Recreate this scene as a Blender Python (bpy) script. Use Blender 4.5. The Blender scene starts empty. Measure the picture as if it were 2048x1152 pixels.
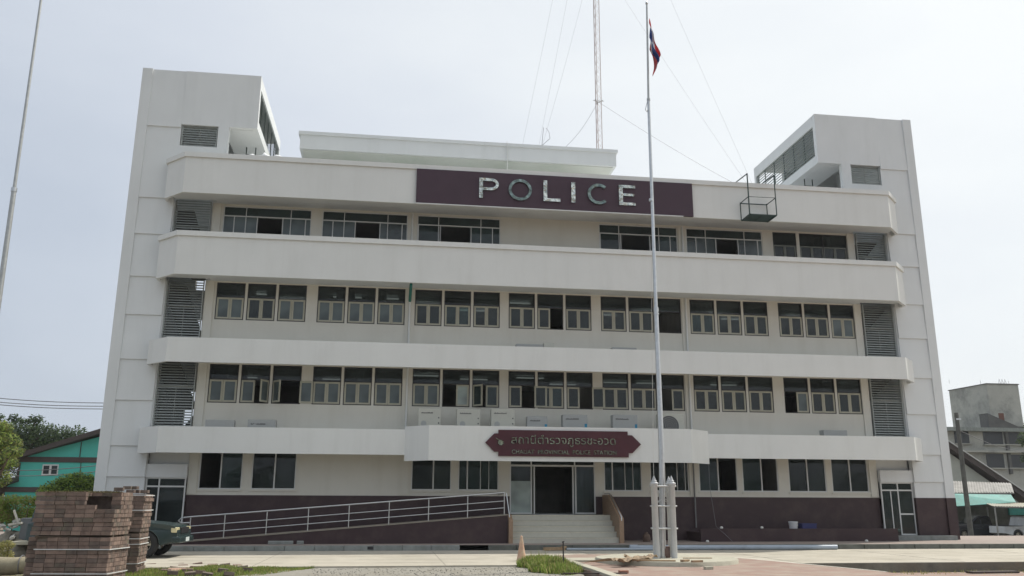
import bpy, bmesh, math, random
from mathutils import Vector, Matrix
random.seed(7)
S = bpy.context.scene
COL = S.collection
rad = math.radians

# ------------------------------------------------------------------ camera
F, W, H = 1721.16, 2048, 1152
CX, CY, CZ = -6.61, -33.567, 1.6
YAW, PITCH, ROLL = 0.14, 0.2453, 0.003
def cam_axes():
    cy, sy, cp, sp = math.cos(YAW), math.sin(YAW), math.cos(PITCH), math.sin(PITCH)
    f = Vector((sy*cp, cy*cp, sp)); r = Vector((cy, -sy, 0)); u = r.cross(f)
    c, s = math.cos(ROLL), math.sin(ROLL)
    return c*r+s*u, -s*r+c*u, f
RX, UY, FW = cam_axes()
cam = bpy.data.cameras.new('camera'); co = bpy.data.objects.new('camera', cam); COL.objects.link(co)
cam.sensor_width = 36; cam.lens = F/W*36; cam.clip_end = 3000; cam.clip_start = .1
m = Matrix((( RX.x, UY.x, -FW.x, CX), (RX.y, UY.y, -FW.y, CY), (RX.z, UY.z, -FW.z, CZ), (0, 0, 0, 1)))
co.matrix_world = m
S.camera = co
def ray(px, py): return RX*((px-W/2)/F) - UY*((py-H/2)/F) + FW
def at(px, py, y):                    # measured pixel -> point of the place on the plane Y = y
    d = ray(px, py); t = (y-CY)/d.y
    return Vector((CX, CY, CZ)) + d*t
def on(px, py, z):                    # measured pixel -> point of the place at height z
    d = ray(px, py); t = (z-CZ)/d.z
    return Vector((CX, CY, CZ)) + d*t

# ------------------------------------------------------------------ sky and sun
SUN = Vector((.60, .29, 1)).normalized()
wd = bpy.data.worlds.new("World"); S.world = wd; wd.use_nodes = True
nt = wd.node_tree; nt.nodes.clear()
def N(nt, t, **k):
    n = nt.nodes.new(t)
    for a, b in k.items(): setattr(n, a, b)
    return n
out = N(nt, 'ShaderNodeOutputWorld'); bg = N(nt, 'ShaderNodeBackground')
sky = N(nt, 'ShaderNodeTexSky', sky_type='NISHITA', sun_disc=False)
sky.sun_elevation = math.asin(SUN.z); sky.sun_rotation = math.atan2(SUN.x, SUN.y)
sky.dust_density = 4; sky.air_density = 1.0; sky.ozone_density = 1.5
tc = N(nt, 'ShaderNodeTexCoord')
noi = N(nt, 'ShaderNodeTexNoise'); noi.inputs['Scale'].default_value = 2.2; noi.inputs['Detail'].default_value = 6; noi.inputs['Roughness'].default_value = .5
mp = N(nt, 'ShaderNodeMapping'); mp.inputs['Scale'].default_value = (1, 1, 2.6)
nt.links.new(tc.outputs['Generated'], mp.inputs[0]); nt.links.new(mp.outputs[0], noi.inputs['Vector'])
# veil of high cloud: brighter towards the sun's side, a little bluer away from it
vd = N(nt, 'ShaderNodeVectorMath', operation='DOT_PRODUCT'); vd.inputs[1].default_value = Vector((.75, .15, .65)).normalized()
nt.links.new(tc.outputs['Generated'], vd.inputs[0])
ad = N(nt, 'ShaderNodeMath', operation='MULTIPLY_ADD'); ad.inputs[1].default_value = .55
nt.links.new(noi.outputs['Fac'], ad.inputs[0]); nt.links.new(vd.outputs['Value'], ad.inputs[2])
rp = N(nt, 'ShaderNodeValToRGB'); cr = rp.color_ramp
cr.elements[0].position = .26; cr.elements[0].color = (.54, .60, .69, 1)
cr.elements[1].position = 1.0; cr.elements[1].color = (.93, .965, .97, 1)
e = cr.elements.new(.60); e.color = (.71, .76, .83, 1)
nt.links.new(ad.outputs[0], rp.inputs[0])
sc_ = N(nt, 'ShaderNodeVectorMath', operation='SCALE'); sc_.inputs['Scale'].default_value = 10.0
nt.links.new(rp.outputs[0], sc_.inputs[0])
mx = N(nt, 'ShaderNodeMix', data_type='RGBA'); mx.inputs['Factor'].default_value = .88
nt.links.new(sky.outputs[0], mx.inputs['A']); nt.links.new(sc_.outputs[0], mx.inputs['B'])
nt.links.new(mx.outputs['Result'], bg.inputs[0]); bg.inputs[1].default_value = .1
nt.links.new(bg.outputs[0], out.inputs[0])
sl = bpy.data.lights.new('sun', 'SUN'); sl.energy = 3.7; sl.angle = rad(.9); sl.color = (1, .955, .87)
so = bpy.data.objects.new('sun', sl); COL.objects.link(so)
so.rotation_euler = (-SUN).to_track_quat('-Z', 'Y').to_euler()
S.view_settings.view_transform = 'Standard'; S.view_settings.look = 'None'
S.view_settings.exposure = .10; S.view_settings.gamma = 1
S.cycles.max_bounces = 6; S.cycles.transparent_max_bounces = 12

# ------------------------------------------------------------------ materials
MATS = {}
def mat(name, col, rough=.7, metal=0, var=.12, scale=3, spec=.4, bump=0, bscale=40, emit=None, dirt_or_refl=None, trans=0, streak=0, bdist=.02):
    """col, mottled with noise; dirt = (colour, amount, scale) of grime patches, or of painted reflections on chrome"""
    if name in MATS: return MATS[name]
    m = bpy.data.materials.new(name); m.use_nodes = True; t = m.node_tree; b = t.nodes['Principled BSDF']
    b.inputs['Roughness'].default_value = rough; b.inputs['Metallic'].default_value = metal
    b.inputs['Specular IOR Level'].default_value = spec
    tc = N(t, 'ShaderNodeTexCoord'); src = tc.outputs['Object']
    n = N(t, 'ShaderNodeTexNoise'); n.inputs['Scale'].default_value = scale; n.inputs['Detail'].default_value = 6; n.inputs['Roughness'].default_value = .62
    t.links.new(src, n.inputs['Vector'])
    r = N(t, 'ShaderNodeValToRGB')
    r.color_ramp.elements[0].position = .3; r.color_ramp.elements[1].position = .7
    r.color_ramp.elements[0].color = (*[c*(1-var) for c in col], 1); r.color_ramp.elements[1].color = (*[min(1, c*(1+var)) for c in col], 1)
    t.links.new(n.outputs['Fac'], r.inputs[0]); c = r.outputs[0]
    if dirt_or_refl:
        n2 = N(t, 'ShaderNodeTexNoise'); n2.inputs['Scale'].default_value = dirt_or_refl[2]; n2.inputs['Detail'].default_value = 8; n2.inputs['Roughness'].default_value = .7
        if streak:
            mp = N(t, 'ShaderNodeMapping'); mp.inputs['Scale'].default_value = (streak, streak, .25)
            t.links.new(src, mp.inputs[0]); t.links.new(mp.outputs[0], n2.inputs['Vector'])
        else: t.links.new(src, n2.inputs['Vector'])
        r2 = N(t, 'ShaderNodeValToRGB'); r2.color_ramp.elements[0].position = .48; r2.color_ramp.elements[1].position = .75
        r2.color_ramp.elements[1].color = (dirt_or_refl[1],)*3+(1,)
        t.links.new(n2.outputs['Fac'], r2.inputs[0])
        mxx = N(t, 'ShaderNodeMix', data_type='RGBA'); mxx.inputs['B'].default_value = (*dirt_or_refl[0], 1)
        t.links.new(r2.outputs[0], mxx.inputs['Factor']); t.links.new(c, mxx.inputs['A']); c = mxx.outputs['Result']
    t.links.new(c, b.inputs['Base Color'])
    if bump:
        n3 = N(t, 'ShaderNodeTexNoise'); n3.inputs['Scale'].default_value = bscale; n3.inputs['Detail'].default_value = 4
        t.links.new(src, n3.inputs['Vector'])
        bp = N(t, 'ShaderNodeBump'); bp.inputs['Strength'].default_value = bump; bp.inputs['Distance'].default_value = bdist
        t.links.new(n3.outputs['Fac'], bp.inputs['Height']); t.links.new(bp.outputs[0], b.inputs['Normal'])
    if emit:
        b.inputs['Emission Color'].default_value = (*emit[0], 1); b.inputs['Emission Strength'].default_value = emit[1]
    MATS[name] = m
    return m
def glass(name, tint, refl_rough=.06, see=.55, base=(.03, .04, .045)):
    """window pane: part see-through, part dark reflecting film"""
    if name in MATS: return MATS[name]
    m = bpy.data.materials.new(name); m.use_nodes = True; t = m.node_tree; t.nodes.clear()
    o = N(t, 'ShaderNodeOutputMaterial'); tr = N(t, 'ShaderNodeBsdfTransparent'); tr.inputs[0].default_value = (*tint, 1)
    p = N(t, 'ShaderNodeBsdfPrincipled'); p.inputs['Base Color'].default_value = (*base, 1); p.inputs['Roughness'].default_value = refl_rough
    p.inputs['Specular IOR Level'].default_value = .6
    tc = N(t, 'ShaderNodeTexCoord'); n = N(t, 'ShaderNodeTexNoise'); n.inputs['Scale'].default_value = 1.6
    nb = N(t, 'ShaderNodeTexNoise'); nb.inputs['Scale'].default_value = .9; t.links.new(tc.outputs['Object'], nb.inputs['Vector'])
    rb = N(t, 'ShaderNodeValToRGB'); rb.color_ramp.elements[0].position = .35; rb.color_ramp.elements[1].position = .65
    rb.color_ramp.elements[0].color = (*[c*.6 for c in base], 1); rb.color_ramp.elements[1].color = (*[c*1.5 for c in base], 1); t.links.new(nb.outputs['Fac'], rb.inputs[0]); t.links.new(rb.outputs[0], p.inputs['Base Color'])
    t.links.new(tc.outputs['Object'], n.inputs['Vector'])
    bp = N(t, 'ShaderNodeBump'); bp.inputs['Strength'].default_value = .12; bp.inputs['Distance'].default_value = .05
    t.links.new(n.outputs['Fac'], bp.inputs['Height']); t.links.new(bp.outputs[0], p.inputs['Normal'])
    mx = N(t, 'ShaderNodeMixShader'); mx.inputs[0].default_value = 1-see
    t.links.new(tr.outputs[0], mx.inputs[1]); t.links.new(p.outputs[0], mx.inputs[2]); t.links.new(mx.outputs[0], o.inputs[0])
    MATS[name] = m
    return m
white = mat('white_paint', (.68, .69, .67), .6, var=.03, scale=.6, bump=.15, bscale=60, dirt_or_refl=((.44, .44, .40), .22, .7), streak=2.2)
white2 = mat('white_paint_cool', (.66, .68, .68), .6, var=.03, scale=.7, bump=.15, bscale=60, dirt_or_refl=((.44, .46, .44), .2, .8), streak=2.2)
cream = mat('cream_paint', (.64, .625, .56), .65, var=.03, scale=.7, bump=.15, bscale=60, dirt_or_refl=((.45, .42, .34), .25, .6), streak=2)
stained = mat('stained_paint', (.60, .62, .58), .7, var=.06, scale=1, dirt_or_refl=((.25, .33, .24), .5, .5))
maroon = mat('maroon_paint', (.044, .023, .026), .5, var=.12, scale=1.2, bump=.1, dirt_or_refl=((.085, .06, .05), .55, 1.2))
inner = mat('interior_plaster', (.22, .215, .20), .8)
floor_m = mat('floor_slab', (.30, .29, .27), .8)
sash_m = mat('beige_aluminium', (.40, .39, .31), .45, metal=0, var=.06, scale=5)
dark_frame = mat('dark_frame', (.03, .028, .03), .5)
alu = mat('white_aluminium', (.62, .63, .62), .35, var=.05)
louv_m = mat('louvre_grey', (.34, .365, .35), .5, var=.08)
g_dark = glass('dark_glass', (.55, .6, .6), see=.42, base=(.038, .048, .047))
g_teal = glass('teal_glass', (.5, .62, .6), see=.35, base=(.035, .055, .055))
g_tint = glass('pale_tint_glass', (.5, .55, .6), refl_rough=.2, see=.2, base=(.09, .115, .115))  # paler, bluish, less see-through panes
g_pale = glass('frosted_glare_glass', (.5, .55, .6), refl_rough=.4, see=.1, base=(.30, .36, .34))  # pale tone: frosted door panel, and a painted reflection on one sash
chrome = mat('chrome', (.55, .58, .55), .16, metal=1, var=.4, scale=9, bump=1.0, bscale=5, bdist=.16, dirt_or_refl=((.05, .08, .075), 1, 2.2))  # dark patches painted in for reflections of dark surroundings
steel = mat('stainless_steel', (.55, .56, .56), .3, metal=.9, var=.1, scale=9)
galv = mat('galvanised', (.42, .43, .42), .45, metal=.7, var=.15, scale=8)
dimsteel = mat('sign_letter_metal', (.20, .22, .17), .25, metal=1, var=.5, scale=6, bump=1, bscale=9, bdist=.1, dirt_or_refl=((.03,.02,.02), .9, 3))
sign_m = mat('sign_maroon', (.052, .026, .040), .55, var=.10, scale=.8, bump=.05)
sign_r = mat('sign_red', (.062, .013, .020), .5, var=.15, scale=1.5)
concrete = mat('concrete_road', (.44, .405, .335), .85, var=.09, scale=1.2, bump=.25, dirt_or_refl=((.29, .26, .20), .75, .45))
kerb_m = mat('kerb_grey', (.24, .255, .245), .8, var=.18, scale=2.5, bump=.3, dirt_or_refl=((.13, .14, .12), .6, 3))
plinth_m = mat('plinth_concrete', (.42, .40, .32), .85, var=.1, scale=3, bump=.3, dirt_or_refl=((.26, .25, .2), .5, 4))
step_m = mat('terrazzo_step', (.49, .475, .41), .5, var=.06, scale=8)
sandst = mat('tan_granite', (.30, .20, .13), .4, var=.12, scale=12)
green_s = mat('green_steel', (.03, .055, .05), .5, var=.2, scale=8)
rust = mat('red_lead', (.22, .12, .10), .6, var=.2)
wire_m = mat('wire', (.16, .16, .17), .5)
black = mat('black_rubber', (.02, .02, .02), .7)
blackp = mat('black_plastic', (.025, .025, .027), .4)
ac_m = mat('ac_beige', (.50, .50, .44), .5, var=.04, dirt_or_refl=((.3, .29, .25), .3, 3))
ac_g = mat('ac_grey', (.36, .37, .36), .5, var=.06, dirt_or_refl=((.25, .24, .22), .4, 3))
ac_dk = mat('ac_dark', (.10, .10, .10), .6)
cardb = mat('cardboard', (.36, .27, .18), .85, var=.15, scale=5)
wood = mat('old_wood', (.33, .23, .14), .85, var=.3, scale=6)

# ------------------------------------------------------------------ mesh helpers
class MB:
    def __init__(s): s.v = []; s.f = []; s.mi = []; s.sm = []
    def add(s, vs, fs, mi=0, smooth=False):
        o = len(s.v); s.v += [tuple(v) for v in vs]; s.f += [tuple(i+o for i in f) for f in fs]; s.mi += [mi]*len(fs); s.sm += [smooth]*len(fs)
        return s
    def box(s, x0, x1, y0, y1, z0, z1, mi=0):
        if x0 > x1: x0, x1 = x1, x0
        if y0 > y1: y0, y1 = y1, y0
        if z0 > z1: z0, z1 = z1, z0
        return s.add([(x0,y0,z0),(x1,y0,z0),(x1,y1,z0),(x0,y1,z0),(x0,y0,z1),(x1,y0,z1),(x1,y1,z1),(x0,y1,z1)],
              [(0,3,2,1),(4,5,6,7),(0,1,5,4),(1,2,6,5),(2,3,7,6),(3,0,4,7)], mi)
    def obox(s, c, half, ang=0, mi=0, tilt=0, pitch=0):
        R = Matrix.Rotation(ang, 3, 'Z') @ Matrix.Rotation(tilt, 3, 'X') @ Matrix.Rotation(pitch, 3, 'Y')
        vs = [Vector(c) + R @ Vector((a*half[0], b*half[1], d*half[2])) for d in (-1,1) for a, b in ((-1,-1),(1,-1),(1,1),(-1,1))]
        return s.add(vs, [(0,3,2,1),(4,5,6,7),(0,1,5,4),(1,2,6,5),(2,3,7,6),(3,0,4,7)], mi)
    def prism(s, pts, axis, a, b, mi=0):
        """pts: 2-D outline; axis 'x': (y,z), 'y': (x,z), 'z': (x,y)"""
        def p(q, t): return {'x': (t, q[0], q[1]), 'y': (q[0], t, q[1]), 'z': (q[0], q[1], t)}[axis]
        n = len(pts); vs = [p(q, a) for q in pts] + [p(q, b) for q in pts]
        fs = [tuple(range(n))[::-1], tuple(range(n, 2*n))] + [(i, (i+1) % n, n+(i+1) % n, n+i) for i in range(n)]
        return s.add(vs, fs, mi)
    def tube(s, pts, r, n=8, mi=0, cap=True):
        pts = [Vector(p) for p in pts]; rs = r if isinstance(r, (list, tuple)) else [r]*len(pts)
        rings = []; ref = None
        for i, p in enumerate(pts):
            d = ((pts[min(i+1, len(pts)-1)] - pts[max(i-1, 0)])).normalized()
            if d.length < 1e-6: d = Vector((0, 0, 1))
            if ref is None:
                a_ = Vector((0, 0, 1)) if abs(d.z) < .9 else Vector((1, 0, 0)); ref = d.cross(a_).normalized()
            u = ref - d*ref.dot(d)
            if u.length < 1e-3: u = d.orthogonal()
            u.normalize(); w = d.cross(u).normalized(); ref = u
            rings.append([p + (u*math.cos(2*math.pi*k/n) + w*math.sin(2*math.pi*k/n))*rs[i] for k in range(n)])
        vs = [q for rg in rings for q in rg]; fs = []
        for i in range(len(pts)-1):
            for k in range(n): fs.append((i*n+k, i*n+(k+1) % n, (i+1)*n+(k+1) % n, (i+1)*n+k))
        s.add(vs, fs, mi, True)
        if cap: s.add(rings[0], [tuple(range(n))], mi); s.add(rings[-1], [tuple(range(n))[::-1]], mi)
        return s
    def lathe(s, c, prof, n=24, mi=0, smooth=True):
        """prof: (radius, z) list around vertical axis at c"""
        vs = []; fs = []
        for r, z in prof:
            for k in range(n): vs.append((c[0]+r*math.cos(2*math.pi*k/n), c[1]+r*math.sin(2*math.pi*k/n), c[2]+z))
        for i in range(len(prof)-1):
            for k in range(n): fs.append((i*n+k, i*n+(k+1) % n, (i+1)*n+(k+1) % n, (i+1)*n+k))
        s.add(vs, fs, mi, smooth)
        s.add(vs[:n], [tuple(range(n))[::-1]], mi); s.add(vs[-n:], [tuple(range(n))], mi)
        return s
    def build(s, name, mats, parent=None, bevel=0, label=None, fix=True):
        me = bpy.data.meshes.new(name); me.from_pydata(s.v, [], s.f)
        for m in (mats if isinstance(mats, (list, tuple)) else [mats]): me.materials.append(m)
        me.polygons.foreach_set('material_index', s.mi); me.polygons.foreach_set('use_smooth', s.sm)
        if fix:
            bm = bmesh.new(); bm.from_mesh(me); bmesh.ops.recalc_face_normals(bm, faces=bm.faces); bm.to_mesh(me); bm.free()
        me.update()
        o = bpy.data.objects.new(name, me); COL.objects.link(o)
        if parent: o.parent = parent
        if bevel:
            b = o.modifiers.new('bevel', 'BEVEL'); b.width = bevel; b.segments = 2; b.limit_method = 'ANGLE'
        if label: o['label'] = label
        return o
def empty(name, loc, rz=0):
    o = bpy.data.objects.new(name, None); COL.objects.link(o); o.location = loc; o.rotation_euler = (0, 0, rz); return o
def tag(o, label=None, cat=None, group=None, kind=None):
    if label: o['label'] = label
    if cat: o['category'] = cat
    if group: o['group'] = group
    if kind: o['kind'] = kind
    return o
def copy_tree(o, parent=None):
    c = o.copy(); COL.objects.link(c)
    if parent: c.parent = parent
    for ch in list(o.children): copy_tree(ch, c)
    return c
def smooth_noise(x, y, s=1.0):
    return math.sin(x*1.7*s+1.3)*math.cos(y*1.3*s-.4) + .5*math.sin(x*3.9*s-y*2.7*s+2)

# ================================================================== SETTING
g = MB()   # base ground: one sheet to the horizon, road slab and pavements are raised on it
gx, gy = [-900, 17.6, 20, 900], [-700, 8, 16, 900]
g.add([(x, y, -.9 if x >= 20 and y >= 16 else -.3) for y in gy for x in gx], [(j*4+i, j*4+i+1, (j+1)*4+i+1, (j+1)*4+i) for j in range(3) for i in range(3)])
soil = mat('soil', (.17, .14, .105), .95, var=.25, scale=.8, bump=.5, bscale=8, dirt_or_refl=((.10, .115, .05), .8, .5))
tag(g.build('ground', soil), 'bare earth ground of the yard', kind='structure')

# concrete road slab across the front; its near edge stands proud of the yard
kl = lambda x: -2.25 - .02*x*0.9
r = MB(); xs = [-70, -40, -20, -10, -5, 0, 5, 10, 20, 40, 80]
vs = []
for x in xs: vs += [(x, -9.65, 0), (x, kl(max(-16, min(x, 22)))-.02, 0), (x, -9.65, -.35)]
fs = []
for i in range(len(xs)-1): a = i*3; b = a+3; fs += [(a, b, b+1, a+1), (a+2, b+2, b, a)]
r.add(vs, fs); tag(r.build('road', concrete, fix=False), 'pale concrete service road', kind='structure')
re_ = MB(); re_.box(4.3, 60, -9.70, -9.655, -.4, -.012)
tag(re_.build('road_edge', mat('road_edge_mossy', (.15, .145, .12), .9, var=.3, scale=2, bump=.6, bscale=12, dirt_or_refl=((.14, .09, .055), .9, .5))), 'dark mossy edge of the road slab above the lower yard', kind='structure')
wk = MB(); wk.add([(11.2,-12.0,-.262),(40,-11.6,-.262),(40,-11.45,-.262),(11.2,-11.85,-.262)], [(0,1,2,3)])
tag(wk.build('paving_edge_line', mat('pale_edge', (.55, .53, .46), .8), fix=False), kind='structure')
# transverse joints of the slab
j = MB()
for x in range(-60, 70, 5): j.box(x, x+.02, -9.6, -2.9, .002, .004)
jm = mat('joint_tar', (.26, .24, .20), .9)
tag(j.build('road_joints', jm), kind='structure')
tk = MB(); random.seed(4)
for y0_ in (-8.4, -6.9, -5.4, -4.1):
    n = 120; vs = []
    for i in range(n+1):
        x = -40+80*i/n; yy = y0_+.12*math.sin(x*.21+y0_)+.05*math.sin(x*.9); wd_ = .10+.05*math.sin(x*.7+y0_*3)
        vs += [(x, yy-wd_, .003), (x, yy+wd_, .003)]
    tk.add(vs, [(2*i, 2*i+2, 2*i+3, 2*i+1) for i in range(n) if random.random() < .8])
tag(tk.build('tyre_tracks', mat('tyre_track', (.40, .37, .305), .85, var=.12, scale=1.5, dirt_or_refl=((.33, .30, .24), .8, .8)), fix=False), kind='structure')
random.seed(7)

# pavement along the building with grey kerb blocks
pav_red = mat('pavement_pinkish', (.29, .235, .205), .85, var=.12, scale=2, bump=.3, dirt_or_refl=((.19, .18, .16), .7, 1))
pv = MB()
for i in range(len(xs)-1):
    x0, x1 = xs[i], xs[i+1]
    f = lambda x: kl(max(-16, min(x, 22)))+.17
    pv.add([(x0, f(x0), .17), (x1, f(x1), .17), (x1, (6 if x0 >= 10 else 14) if x1 != 20 else 5.5, .17), (x0, (5.5 if x0 >= 20 else 14) if x0 != 10 else 5, .17)], [(0,1,2,3)])
tag(pv.build('pavement', pav_red, fix=False), 'pinkish pavement slab at the foot of the building', kind='structure')
kb = MB(); x = -18.0
while x < 60:
    L = 1.0
    if not (-3.6 < x+.5 < -2.8):
        y = kl(max(-16, min(x+.5, 22)))
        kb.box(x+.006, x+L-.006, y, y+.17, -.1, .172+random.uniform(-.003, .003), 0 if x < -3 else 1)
    x += L
tag(kb.build('kerb', [kerb_m, mat('kerb_dark', (.13, .135, .12), .85, var=.25, scale=2.5, bump=.3, dirt_or_refl=((.08, .08, .06), .6, 3))], bevel=.012), 'grey kerb between road and pavement', kind='structure')
ko = MB()
for x in (-9.8, -7.2, -2.8): ko.box(x, x+.45, kl(x)-.004, kl(x)+.1, .04, .14)
tag(ko.build('kerb_drain_slots', blackp), kind='structure')

# gravel drive, in front of the road, left of the island
grav = mat('gravel', (.27, .255, .22), .95, var=.16, scale=18, bump=.7, bscale=30, dirt_or_refl=((.20, .175, .13), .9, .7))
dr = MB(); P = [(-8.6,-9.66),(-2.2,-9.66),(-1.9,-12.5),(-3.2,-20),(-3.8,-60),(-12,-60),(-11,-20),(-10.6,-13.2)]
dr.add([(x, y, -.04) for x, y in P], [tuple(range(len(P)))])
tag(dr.build('gravel_drive', grav, fix=False), 'grey gravel drive', kind='structure')
gs = MB()
for i in range(900):
    x = random.uniform(-8.4, -2.3); y = random.uniform(-13.5, -9.7); s = random.uniform(.004, .014)
    gs.obox((x, y, -.035+s*.3), (s, s*random.uniform(.6, 1), s*.6), random.uniform(0, 3), 0, random.uniform(-.4, .4))
tag(gs.build('loose_gravel', mat('gravel_stone', (.30, .285, .25), .9, var=.2, scale=3)), 'loose stones lying on the gravel drive', kind='stuff')

# paved island with kerb, holding the flagpole plinth
brickp = bpy.data.materials.new('red_pavers'); brickp.use_nodes = True
t = brickp.node_tree; b = t.nodes['Principled BSDF']; tcx = N(t, 'ShaderNodeTexCoord'); br = N(t, 'ShaderNodeTexBrick')
br.inputs['Scale'].default_value = 1.0; br.inputs['Brick Width'].default_value = .22; br.inputs['Row Height'].default_value = .11
br.inputs['Mortar Size'].default_value = .006; br.inputs['Color1'].default_value = (.30, .185, .145, 1); br.inputs['Color2'].default_value = (.255, .17, .14, 1)
br.inputs['Mortar'].default_value = (.22, .19, .16, 1)
nz = N(t, 'ShaderNodeTexNoise'); nz.inputs['Scale'].default_value = 1.6; nz.inputs['Detail'].default_value = 8
rr = N(t, 'ShaderNodeValToRGB'); rr.color_ramp.elements[0].position = .4; rr.color_ramp.elements[1].position = .68; rr.color_ramp.elements[1].color = (.8, .8, .8, 1)
mm = N(t, 'ShaderNodeMix', data_type='RGBA'); mm.inputs['B'].default_value = (.33, .275, .22, 1)
for a_, b_ in ((tcx.outputs['Object'], br.inputs['Vector']), (tcx.outputs['Object'], nz.inputs['Vector']), (nz.outputs['Fac'], rr.inputs[0]), (rr.outputs[0], mm.inputs['Factor']), (br.outputs['Color'], mm.inputs['A']), (mm.outputs['Result'], b.inputs['Base Color'])): t.links.new(a_, b_)
b.inputs['Roughness'].default_value = .85
IZ = .045
edge = [(-1.9,-7.3),(-1.45,-6.3),(-.6,-5.7),(.9,-5.75),(2.4,-6.05),(3.3,-6.9),(4.0,-8.4),(4.35,-9.8),(4.6,-11.0),(5.2,-13.5),(6,-20),(6,-60),(-2.6,-60),(-1.9,-20),(-1.75,-12.5)]
isl = MB(); isl.prism(edge, 'z', -.3, IZ)
tag(isl.build('paved_island', brickp), 'red paved island round the flagpole', kind='structure')
lk = MB()   # raised concrete kerb of the island, left side
L0 = [Vector((-1.72,-6.5,0)), Vector((-1.62,-9.5,0)), Vector((-1.60,-12.5,0)), Vector((-1.75,-20,0))]
for a_, b_ in zip(L0, L0[1:]):
    d = (b_-a_).normalized(); n = Vector((-d.y, d.x, 0))*.12
    lk.add([a_-n+Vector((0,0,-.3)), b_-n+Vector((0,0,-.3)), b_+n+Vector((0,0,-.3)), a_+n+Vector((0,0,-.3)), a_-n+Vector((0,0,.1)), b_-n+Vector((0,0,.1)), b_+n+Vector((0,0,.1)), a_+n+Vector((0,0,.1))], [(0,3,2,1),(4,5,6,7),(0,1,5,4),(1,2,6,5),(2,3,7,6),(3,0,4,7)])
tag(lk.build('island_kerb', plinth_m, bevel=.01), kind='structure')
lk = MB(); pts = [(3.35,-6.9),(4.05,-8.4),(4.4,-9.8),(4.65,-11.0),(5.25,-13.5)]
for (x0,y0),(x1,y1) in zip(pts, pts[1:]):
    lk.add([(x0-.05,y0,IZ+.004),(x0+.05,y0,IZ+.004),(x1+.05,y1,IZ+.004),(x1-.05,y1,IZ+.004)], [(0,1,2,3)])
tag(lk.build('island_kerb_edge', mat('pale_edge', (.55, .53, .46), .8), fix=False), kind='structure')
# lower paver ground right of island
yr = MB(); yr.add([(4.2,-9.66,-.27),(40,-9.66,-.27),(40,-60,-.27),(5.5,-60,-.27)], [(0,3,2,1)])
tag(yr.build('yard_paving', brickp, fix=False), 'dusty red paving below the road edge', kind='structure')

vg = MB(); n = 80; vs = []
for j_ in range(13):
    for i in range(n+1):
        x = -24+15.7*i/n + (.5*max(0, j_-1)*-.25 if i == n else 0); y = -9.66-.45*j_; vs.append((x, y, -.07+.03*smooth_noise(x, y, 1.2)-.012*j_))
vg.add(vs, [(j_*(n+1)+i, j_*(n+1)+i+1, (j_+1)*(n+1)+i+1, (j_+1)*(n+1)+i) for j_ in range(12) for i in range(n)], 0, True)
tag(vg.build('verge', soil, fix=False), 'earth verge of the road', kind='structure')
def grass(name, label, n, area, hmin, hmax, m, zf, wd=.012):
    b = MB()
    for i in range(n):
        x, y = area()
        z = zf(x, y); h = random.uniform(hmin, hmax); a = random.uniform(0, 6.28); l = random.uniform(.1, .6)*h
        dx, dy = math.cos(a), math.sin(a); w = random.uniform(.6, 1.3)*wd
        px_, py_ = -dy*w, dx*w
        b.add([(x-px_, y-py_, z-.01), (x+px_, y+py_, z-.01), (x+dx*l*.4+px_*.7, y+dy*l*.4+py_*.7, z+h*.6), (x+dx*l*.4-px_*.7, y+dy*l*.4-py_*.7, z+h*.6), (x+dx*l, y+dy*l, z+h)], [(0,1,2,3),(3,2,4)], 0 if random.random() < .7 else 1)
    return tag(b.build(name, m, fix=False), label, kind='stuff')
gr1 = mat('grass_green', (.20, .27, .06), .7, var=.35, scale=2.5); gr2 = mat('grass_dry', (.34, .31, .13), .8, var=.3, scale=3)
def a1():
    while True:
        x = random.uniform(-13.2, -7.4); y = random.uniform(-12.2, -9.62)
        dens = 1 if y > -10.35 and x > -11.6 else .22
        if x < -8.3 - abs(y+9.6)*.5 and random.random() < dens and smooth_noise(x, y, 2.2) > -.75: return x, y
grass('verge_grass', 'short green and dry grass along the near edge of the road', 15000, a1, .03, .12, [gr1, gr2], lambda x, y: -.07+.03*smooth_noise(x, y, 1.2)+.012*(y+9.66)/.45)
def mound(x, y):
    d = math.hypot((x+2.35)/(.75+.12*math.sin(y*3.1)), (y+10.3)/2.3); return -.12 + .2*max(0, 1-d*d) + .03*smooth_noise(x, y, 2.5)*(d < 1)
mo = MB(); n = 22
vs = [(-3.2+1.55*i/n, -12.8+4.6*j_/n, mound(-3.2+1.55*i/n, -12.8+4.6*j_/n)+.012*smooth_noise(i, j_, 1)) for j_ in range(n+1) for i in range(n+1)]
mo.add(vs, [(j_*(n+1)+i, j_*(n+1)+i+1, (j_+1)*(n+1)+i+1, (j_+1)*(n+1)+i) for j_ in range(n) for i in range(n)], 0, True)
tag(mo.build('earth_mound', soil, fix=False), kind='structure')
def a2():
    while True:
        x = random.uniform(-3.1, -1.75); y = random.uniform(-12.6, -8.2)
        if mound(x, y) > -.10 and smooth_noise(x, y, 3) > -.9+random.random()*.5: return x, y
grass('mound_grass', 'bright green grass tuft on the mound beside the traffic cone', 9000, a2, .03, .24, [gr1, gr2], mound)
def a3(): return random.gauss(-2.2, .28), random.gauss(-8.6, .3)
grass('tall_grass', 'tall thin stalks of grass behind the cone', 60, a3, .2, .42, [gr2, gr1], mound, .006)

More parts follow.
